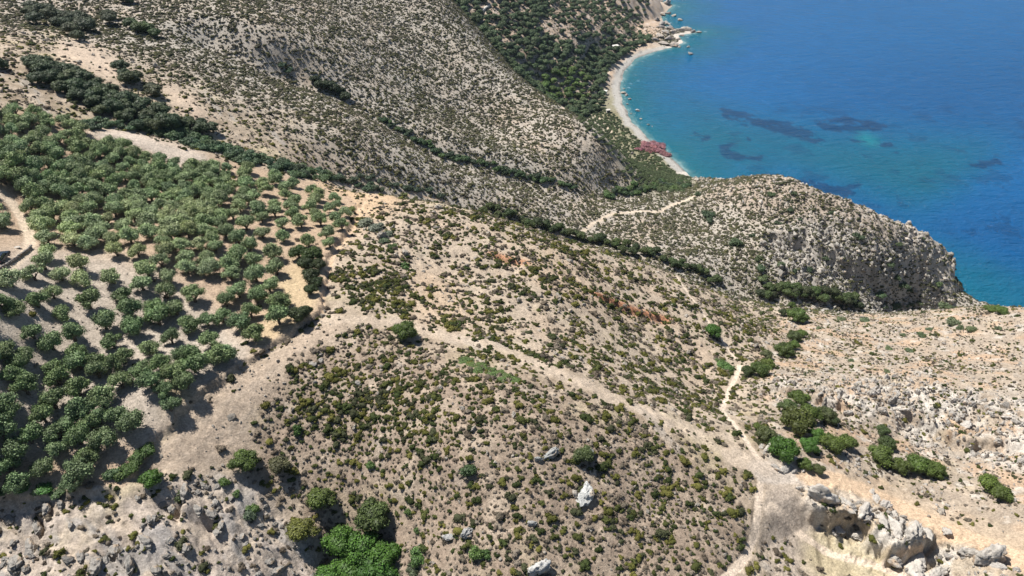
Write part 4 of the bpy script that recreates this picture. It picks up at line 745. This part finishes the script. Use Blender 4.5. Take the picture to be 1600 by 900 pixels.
# ------------------------------------------------------------------ stones
P, u, v, d = gridpts(.85)
u2, v2 = u + 5 * fbm(P[:, 0], P[:, 1], 6, 2, 91), v + 4 * fbm(P[:, 0], P[:, 1], 6, 2, 92); f1, f2 = fbm(P[:, 0], P[:, 1], 9, 4, 93), fbm(P[:, 0], P[:, 1], 3, 3, 94)
plat, kar, rk, crag, sw, hd, o_, mf, bank = [samp(q, P[:, 0], P[:, 1]) for q in (mplat, mkarst, mrock, mcrag, msw, mhead, morch, mfar, mbank)]
beachy = (samp(ST, P[:, 0], P[:, 1]) < .3) & (samp(CD, P[:, 0], P[:, 1]) < 14); shore = (samp(ST, P[:, 0], P[:, 1]) >= .3) & (samp(CD, P[:, 0], P[:, 1]) < 14) & (P[:, 1] > 450)
dens = .035 + .22 * (f1 > .12) * (d < 250) + plat * np.clip(.22 + .8 * f1, .04, .6) + kar * np.clip(.5 + .8 * f2, 0, .8) + rk * .4 + crag * np.clip(.35 + .8 * f2, 0, .7) + sw * np.clip(.14 + .8 * f1, .03, .6) + hd * .22 + bank * .05 + .35 * Mask([[(440,-20),(620,-20),(700,60),(660,130),(540,110),(480,60)], [(560,230),(620,240),(620,270),(560,262)]], (), 6)(u2, v2) * (d > 225) * np.clip(.5 + 2 * f1, 0, 1.2) + .4 * samp(mcliff, P[:, 0], P[:, 1])
dens = dens * (1 - .9 * o_) + (M_scree(u2, v2) * o_) * .22; dens += shore * .6; dens = np.where(beachy, .04, dens); dens *= .12 + .88 * pathmask(P)
dens *= 1 - .85 * Mask([[(1195,735),(1262,745),(1275,830),(1250,860),(1290,900),(1200,780)], [(1270,830),(1330,835),(1400,880),(1420,960),(1300,960),(1240,860)], [(1290,745),(1400,760),(1500,815),(1620,850),(1620,880),(1540,860),(1450,830),(1370,790)]], (), 3)(u2, v2)
k = rng.uniform(0, 1, len(P)) < dens; P, u, v, d, plat, kar, rk, crag, sw, hd, f1, f2, o_ = [q[k] for q in (P, u, v, d, plat, kar, rk, crag, sw, hd, f1, f2, o_)]; n = len(P)
size = rng.lognormal(-.85, .55, n) * (1 + .35 * kar + .9 * rk + .7 * crag + .7 * sw + .25 * (d > 240)); size = np.clip(size, .18, 2.6 - .8 * plat) * (1 - .25 * plat * (1 - kar)) * (1 - .45 * o_)
lime = (plat + kar + crag + hd > .4); tint = np.where(lime[:, None], np.array([.49,.46,.42]), np.array([.42,.385,.335])); tint = np.where((sw > .5)[:, None], np.array([.36,.34,.31]), tint); tint = np.where((rk > .5)[:, None], np.array([.40,.38,.345]), tint); tint = tint * rng.uniform(.72, 1.22, (n, 1)) * np.array([1.0, 1.0, 1.0])
rot = np.stack([rng.normal(0, .35, n), rng.normal(0, .35, n), rng.uniform(0, 6.28, n)], 1); scl = np.stack([size, size * rng.uniform(.6, 1, n), size * rng.uniform(.7, 1.3, n) * (1 + .5 * kar)], 1)
pix = size * F / d; cs = np.where((u > 4) & (u < 1596) & (v > 4) & (v < 896) & (size > 1.1))[0]; big = cs[np.argsort(-pix[cs])[:215]]; P[:, 2] += .05 * size
for i in big:
    slaby = sw[i] > .5; me = SLAB[random.randrange(4)] if slaby else ROCK[random.randrange(8)]; c = tint[i]
    single('boulder', me, *P[i], *scl[i], c, 'boulder', ('large ' if size[i] > 2.3 else '') + ('jagged grey' if slaby else 'rough whitish' if lime[i] else 'grey'), 'rock', 'boulders on the hillside', rot=tuple(rot[i]))
m_ = np.ones(n, bool); m_[big] = False
tag(scatter('loose_stones', P[m_], rot[m_], scl[m_], tint[m_], np.where(size[m_] > .75, rng.integers(0, 8, m_.sum()), 8 + rng.integers(0, 5, m_.sum())), ROCK + PEB), 'pale loose stones and rubble strewn over the rocky ground', None)
print('stones', n)

# ------------------------------------------------------------------ named rocks
WH, GR, SG = (.54,.505,.455), (.42,.40,.38), (.36,.34,.31)
def RK(u, v, w, hgt, label, tint=WH, asp=.75, rz=0, tilt=(0, 0), me=None, kind='boulder', grp=None):
    p, d = place(u, v); s = w * d / F; o = bpy.data.objects.new(kind, me or ROCK[random.randrange(8)]); LINK(o); o.location = (p[0], p[1], p[2] + .13 * s * hgt); o.scale = (s, s * asp, s * hgt); o.rotation_euler = (tilt[0], tilt[1], rz); o['tint'] = tint; tag(o, label, 'rock', grp)
RK(915,775,36,1.0,'big white boulder leaning on the shrubby slope, dark shadow beside it',(.58,.59,.57),.7,.9,(.35,-.3),SLAB[0])
RK(860,712,34,.8,'long pale jagged rock left of the small rock-top tree',(.42,.43,.42),.4,.5,(.2,-.3),SLAB[1]); RK(918,716,28,1.3,'grey crag under the small tree on the slope',(.42,.43,.42),.8,1.0,(.2,.3),SLAB[2]); RK(842,720,18,.8,'small pale rock at the left tip of the jagged rock',(.4,.41,.4),.6,0)
RK(702,840,26,.6,'flat white slab, left one of the low pair',(.46,.46,.45),.6,.2,(.2,.1),SLAB[3]); RK(728,836,20,.8,'upright grey rock right of the flat white slab',(.44,.44,.43),.7,.4); RK(733,828,12,.8,'small white rock just above the upright grey rock',(.5,.5,.48))
RK(842,889,32,.9,'white boulder cut by the bottom edge, with deep shadow',(.60,.60,.58),.8,.6,(.3,0),ROCK[2]); RK(832,820,20,.7,'pale boulder between shrubs above the bottom white one',(.45,.45,.43),.7)
RK(1280,778,50,1.0,'huge white limestone block, tallest at the head of the crag',WH,.85,-.4,(.1,.2),ROCK[0]); RK(1250,764,15,.9,'small white rock at the upper left of the huge limestone block',WH)
for i, (u, v, w, h) in enumerate([(1325,792,34,.8),(1350,800,36,.7),(1378,815,34,.8),(1400,832,40,1.0),(1425,838,38,.9),(1450,835,30,.7),(1480,832,22,.6),(1310,826,26,.6),(1340,838,26,.6),(1428,882,82,.55),(1395,875,34,.8),(1460,900,44,.8),(1545,872,42,.9),(1515,868,26,.8),(1368,780,22,.4),(1385,792,22,.4),(1395,805,22,.4),(1410,815,22,.4),(1362,770,16,.4),(1218,700,1,1)]):
    if w > 1: RK(u, v, w, h, None, WH, random.uniform(.6, .9), random.uniform(0, 6), (random.uniform(-.2, .2), random.uniform(-.2, .2)), grp='limestone blocks of the crag'); pend(sc.collection.objects[-1], 'limestone block', 'white craggy')
for u, v, w in [(1200,702,22),(1212,732,20),(1224,734,24),(1190,698,14),(1240,738,14),(1254,736,12)]: RK(u, v, w, .6, None, WH, .7, random.uniform(0, 6), grp='white blocks under the path trees'); pend(sc.collection.objects[-1], 'block', 'white low')
for u, v, w, h in [(75,800,30,1.1),(62,830,34,1.1),(50,860,36,1.0),(25,885,40,.9),(95,790,22,1.0),(290,775,30,1.2),(270,800,28,1.2),(310,800,26,1.0),(235,815,26,.9),(230,850,30,.9),(180,865,34,.9),(150,885,36,1.0),(205,890,34,1.2),(290,860,24,1.0),(340,835,24,.8),(330,805,26,.7),(345,820,20,.6),(215,780,18,.7),(360,780,16,.6),(320,760,16,.7),(125,870,24,.8),(110,820,16,.6),(20,850,20,.7),(245,895,26,1.0),(560,600,14,.6),(490,570,18,.6),(500,562,14,.5),(660,575,14,.5),(880,560,12,.7),(900,548,12,.7),(905,560,12,.9)]:
    RK(u, v, w, h, None, SG, random.uniform(.45, .7), 2.2 + random.uniform(-.4, .4), (random.uniform(-.5, .1), random.uniform(-.4, .4)), SLAB[random.randrange(4)], 'rock_ledge', 'grey slate ledges on the lower left slope'); pend(sc.collection.objects[-1], 'slate ledge', 'tilted grey')
BR = [(1048,46,12),(1060,49,12),(1072,48,10),(1083,50,9),(1091,51,7),(1030,60,14),(1045,62,14),(1052,72,10),(1036,70,14),(1024,66,10),(1042,8,14),(1030,3,10),(1034,24,10),(1044,22,7),(1053,25,7),(1062,32,6),(1033,40,10),(1042,38,10),(1050,52,10),(1040,54,10),(1030,48,10),(1026,34,10),(1078,84,8),(1075,74,5),(1061,74,5),(975,146,6),(979,149,6),(975,139,3),(996,173,7),(1013,195,4),(1019,198,3),(1001,186,3),(984,155,4),(980,163,3),(986,178,3),(1060,62,6),(1066,56,6)]
for u, v, w in BR:
    w *= 1.5; q = at0(u, v); zz = max(gz(*q), 0); dd = project(np.array([q[0], q[1], zz]))[2]; s = w * dd / F; whitish = (u, v) == (996, 173); o = single('shore_rock', ROCK[random.randrange(8)], q[0], q[1], zz + .08 * s, s, s * .75, s * .5, (.5,.48,.46) if whitish else random.choice([(.34,.32,.30), (.26,.24,.23), (.40,.36,.32)]), 'shore rock', 'rounded brown', 'rock', 'rocks along the far shore', label='pale rounded rock standing alone in the water off the beach' if whitish else None)

# ------------------------------------------------------------------ made things
def simple(name, rgb, rough=.6, metal=0.0, spec=.5):
    m, nt, b = new_mat(name); tc = N(nt, 'ShaderNodeTexCoord').outputs['Object']; v_ = N(nt, 'ShaderNodeCombineXYZ'); v_.inputs[0].default_value, v_.inputs[1].default_value, v_.inputs[2].default_value = rgb
    nt.links.new(mulcol(nt, v_.outputs[0], math_(nt, 'ADD', math_(nt, 'MULTIPLY', noise(nt, tc, 4, 4), .5), .75)), b.inputs['Base Color']); b.inputs['Roughness'].default_value = rough; b.inputs['Metallic'].default_value = metal; b.inputs['Specular IOR Level'].default_value = spec; return m
M_paint, M_glass, M_tyre, M_rim, M_lamp, M_white, M_pole = simple('dark_blue_paint', (.02,.035,.06), .2, .3), simple('car_glass', (.03,.04,.05), .05), simple('tyre_rubber', (.02,.02,.02), .9), simple('rim_metal', (.45,.45,.45), .3, 1.0), simple('lamp_lens', (.5,.5,.5), .1), simple('pale_render', (.62,.60,.56), .9), simple('grey_concrete', (.48,.46,.42), .95)
import bmesh
def prism(name, prof, w, mat, parent=None, loc=(0, 0, 0), bev=.03, taper=None):   # side profile (x, z) swept across y
    bm_ = bmesh.new(); a = [bm_.verts.new((px * 1.0, -w / 2 * (taper(pz) if taper else 1), pz)) for px, pz in prof]; b_ = [bm_.verts.new((px, w / 2 * (taper(pz) if taper else 1), pz)) for px, pz in prof]; n_ = len(prof)
    bm_.faces.new(a); bm_.faces.new(b_[::-1])
    for i in range(n_): bm_.faces.new([a[i], b_[i], b_[(i + 1) % n_], a[(i + 1) % n_]][::1])
    bmesh.ops.recalc_face_normals(bm_, faces=bm_.faces)
    if bev: bmesh.ops.bevel(bm_, geom=list(bm_.edges), offset=bev, segments=2, affect='EDGES')
    me = bpy.data.meshes.new(name); bm_.to_mesh(me); bm_.free(); me.materials.append(mat); o = bpy.data.objects.new(name, me); LINK(o); o.parent = parent; o.location = loc; return o
def cyl(name, r_, w, mat, parent, loc, axis='y', seg=20):
    bm_ = bmesh.new(); bmesh.ops.create_cone(bm_, cap_ends=True, segments=seg, radius1=r_, radius2=r_, depth=w); bmesh.ops.bevel(bm_, geom=[e for e in bm_.edges if e.is_boundary is False and abs(e.calc_face_angle(0)) > 1], offset=min(.02, r_ * .2), segments=1, affect='EDGES')
    me = bpy.data.meshes.new(name); bm_.to_mesh(me); bm_.free(); me.materials.append(mat); o = bpy.data.objects.new(name, me); LINK(o); o.parent = parent; o.location = loc; o.rotation_euler = (math.pi / 2, 0, 0) if axis == 'y' else (0, 0, 0); return o
p, _ = place(4, 406); q1 = place(-12, 416)[0]; q2 = place(20, 396)[0]
car = bpy.data.objects.new('parked_car', None); LINK(car); car.location = (p[0], p[1], p[2] + .02); car.rotation_euler = (0, 0, math.atan2(q2[1] - q1[1], q2[0] - q1[0])); tag(car, 'dark blue car parked on the dirt track beside the olive orchard', 'car')
prism('body', [(-2.15,.28),(-2.2,.75),(-2.1,.98),(1.0,1.0),(1.95,.86),(2.15,.62),(2.12,.28)], 1.78, M_paint, car, bev=.06)
prism('cabin', [(-2.0,.97),(-1.75,1.38),(-1.4,1.5),(.05,1.48),(.95,.99)], 1.62, M_glass, car, bev=.03, taper=lambda z: 1 - .28 * max(0, z - .97)); prism('roof', [(-1.62,1.47),(-1.35,1.545),(.0,1.53),(.15,1.45)], 1.32, M_paint, car, bev=.02)
for sx in (-1.35, 1.32):
    for sy in (-.82, .82): wh = cyl('wheel', .33, .22, M_tyre, car, (sx, sy, .33)); cyl('rim', .19, .24, M_rim, wh, (0, 0, 0), 'z')
for sy in (-.62, .62): prism('headlight', [(2.02,.62),(2.02,.78),(2.10,.76),(2.16,.64)], .34, M_lamp, car, (0, sy, 0), .01); prism('tail_lamp', [(-2.22,.7),(-2.2,.92),(-2.12,.92),(-2.14,.7)], .22, simple('red_lens', (.3,.01,.01), .2), car, (0, sy, 0), .01)
for sy in (-.95, .95): prism('wing_mirror', [(.55,.98),(.55,1.12),(.68,1.1),(.68,1.0)], .18, M_paint, car, (0, sy, 0), .02)
RK(26,387,14,.3,'flat white slab lying on the track ahead of the parked car',(.6,.57,.52),.6,.2,(0,0),PEB[0])
# dry stone wall beside the track
g = Geo(); wp = wpts([(-40,440),(-10,428),(18,412),(38,398),(50,388)], H); r = np.random.default_rng(5); arr = np.array(wp); L = np.hypot(*np.diff(arr, axis=0).T); tot = L.sum(); s = 0
while s < tot:
    k = min(np.searchsorted(np.cumsum(L), s), len(L) - 1); f_ = (s - (np.cumsum(L)[k] - L[k])) / L[k]; c0 = arr[k] * (1 - f_) + arr[k + 1] * f_
    for row in range(3):
        vv, ff = ICO[1]; q = vv * np.array([.3, .25, .17]) * r.uniform(.75, 1.2) + [c0[0] + r.normal(0, .08), c0[1] + r.normal(0, .08), gz(*c0) + .1 + .26 * row]; g.add(q, ff, 1.0)
    s += .42
o = bpy.data.objects.new('stone_wall', g.mesh('stone_wall', m_rock)); LINK(o); o['tint'] = (.33,.31,.29); tag(o, 'low dry stone wall running along the track below the parked car', 'wall')
def hut(u, v, L_, W_, H_, rz, label, roofc):
    p, _ = place(u, v); e = bpy.data.objects.new('beach_hut', None); LINK(e); e.location = (p[0], p[1], p[2] - .1); e.rotation_euler = (0, 0, rz); tag(e, label, 'hut', 'small huts behind the beach')
    prism('wall', [(-L_/2,0),(-L_/2,H_),(L_/2,H_),(L_/2,0)], W_, M_white, e, bev=.02); prism('roof', [(-L_/2-.3,H_+.01),(-L_/2-.3,H_+.16),(L_/2+.3,H_+.5),(L_/2+.3,H_+.3)], W_ + .5, roofc, e, bev=.02)
    prism('door', [(-.45,0),(-.45,2),(.45,2),(.45,0)], .06, simple('door_wood', (.12,.08,.05)), e, (0, -W_/2 - .03, 0), 0)
    for sx in (-1, 1): prism('window', [(sx*L_*.3-.4,1),(sx*L_*.3-.4,1.8),(sx*L_*.3+.4,1.8),(sx*L_*.3+.4,1)], .06, M_glass, e, (0, -W_/2 - .03, 0), 0)
hut(961,76,5.5,4,2.8,.3,'white-roofed hut among the trees at the far end of the beach',M_white); hut(944,147,4,3,2.6,-.4,'small pale hut beside the trees behind the middle of the beach',M_white); hut(950,176,2.6,2.2,2.2,.2,'tiny shed on the bare patch nearest the beach bend',M_pole)
a0 = place(746,22)[0]; a1 = place(766,8)[0]; g = Geo(); dv = (a1 - a0)[:2]; dv /= np.linalg.norm(dv); nv = np.array([-dv[1], dv[0]])
vs = []
for t in np.linspace(0, 1, 9):
    c0 = a0[:2] * (1 - t) + a1[:2] * t; zz = gz(*c0)
    for s_, h_ in ((-1.1,-1.5),(-1.1,1.2),(1.1,1.2),(1.1,-1.5)): vs.append((*(c0 + nv * s_), zz + h_))
fs = []
for i in range(8):
    for j in range(4): a_, b_, c_, d_ = i*4+j, i*4+(j+1)%4, i*4+4+(j+1)%4, i*4+4+j; fs += [(a_, b_, c_), (a_, c_, d_)]
fs += [(0,2,1),(0,3,2),(32,33,34),(32,34,35)]; g.add(np.array(vs), np.array(fs), 1.0); me = g.mesh('retaining_wall', M_pole); o = bpy.data.objects.new('retaining_wall', me); LINK(o); tag(o, 'short pale concrete wall slanting up the far wooded hillside', 'wall')
# the hazy sea air over the whole place
bm_ = bmesh.new(); bmesh.ops.create_cube(bm_, size=1.0); me = bpy.data.meshes.new('haze'); bm_.to_mesh(me); bm_.free(); hz = bpy.data.objects.new('haze', me); LINK(hz); hz['kind'] = 'stuff'
hz.scale = (18000, 20000, 225); hz.location = (0, 5000, 99); m_h = bpy.data.materials.new('haze'); m_h.use_nodes = True; nt = m_h.node_tree; nt.nodes.remove(nt.nodes['Principled BSDF']); pv = nt.nodes.new('ShaderNodeVolumePrincipled')
pv.inputs['Color'].default_value = (.62, .80, 1, 1); pv.inputs['Density'].default_value = HAZE; pv.inputs['Anisotropy'].default_value = .2; nt.links.new(pv.outputs[0], nt.nodes['Material Output'].inputs['Volume']); me.materials.append(m_h)
# labels
label_all()
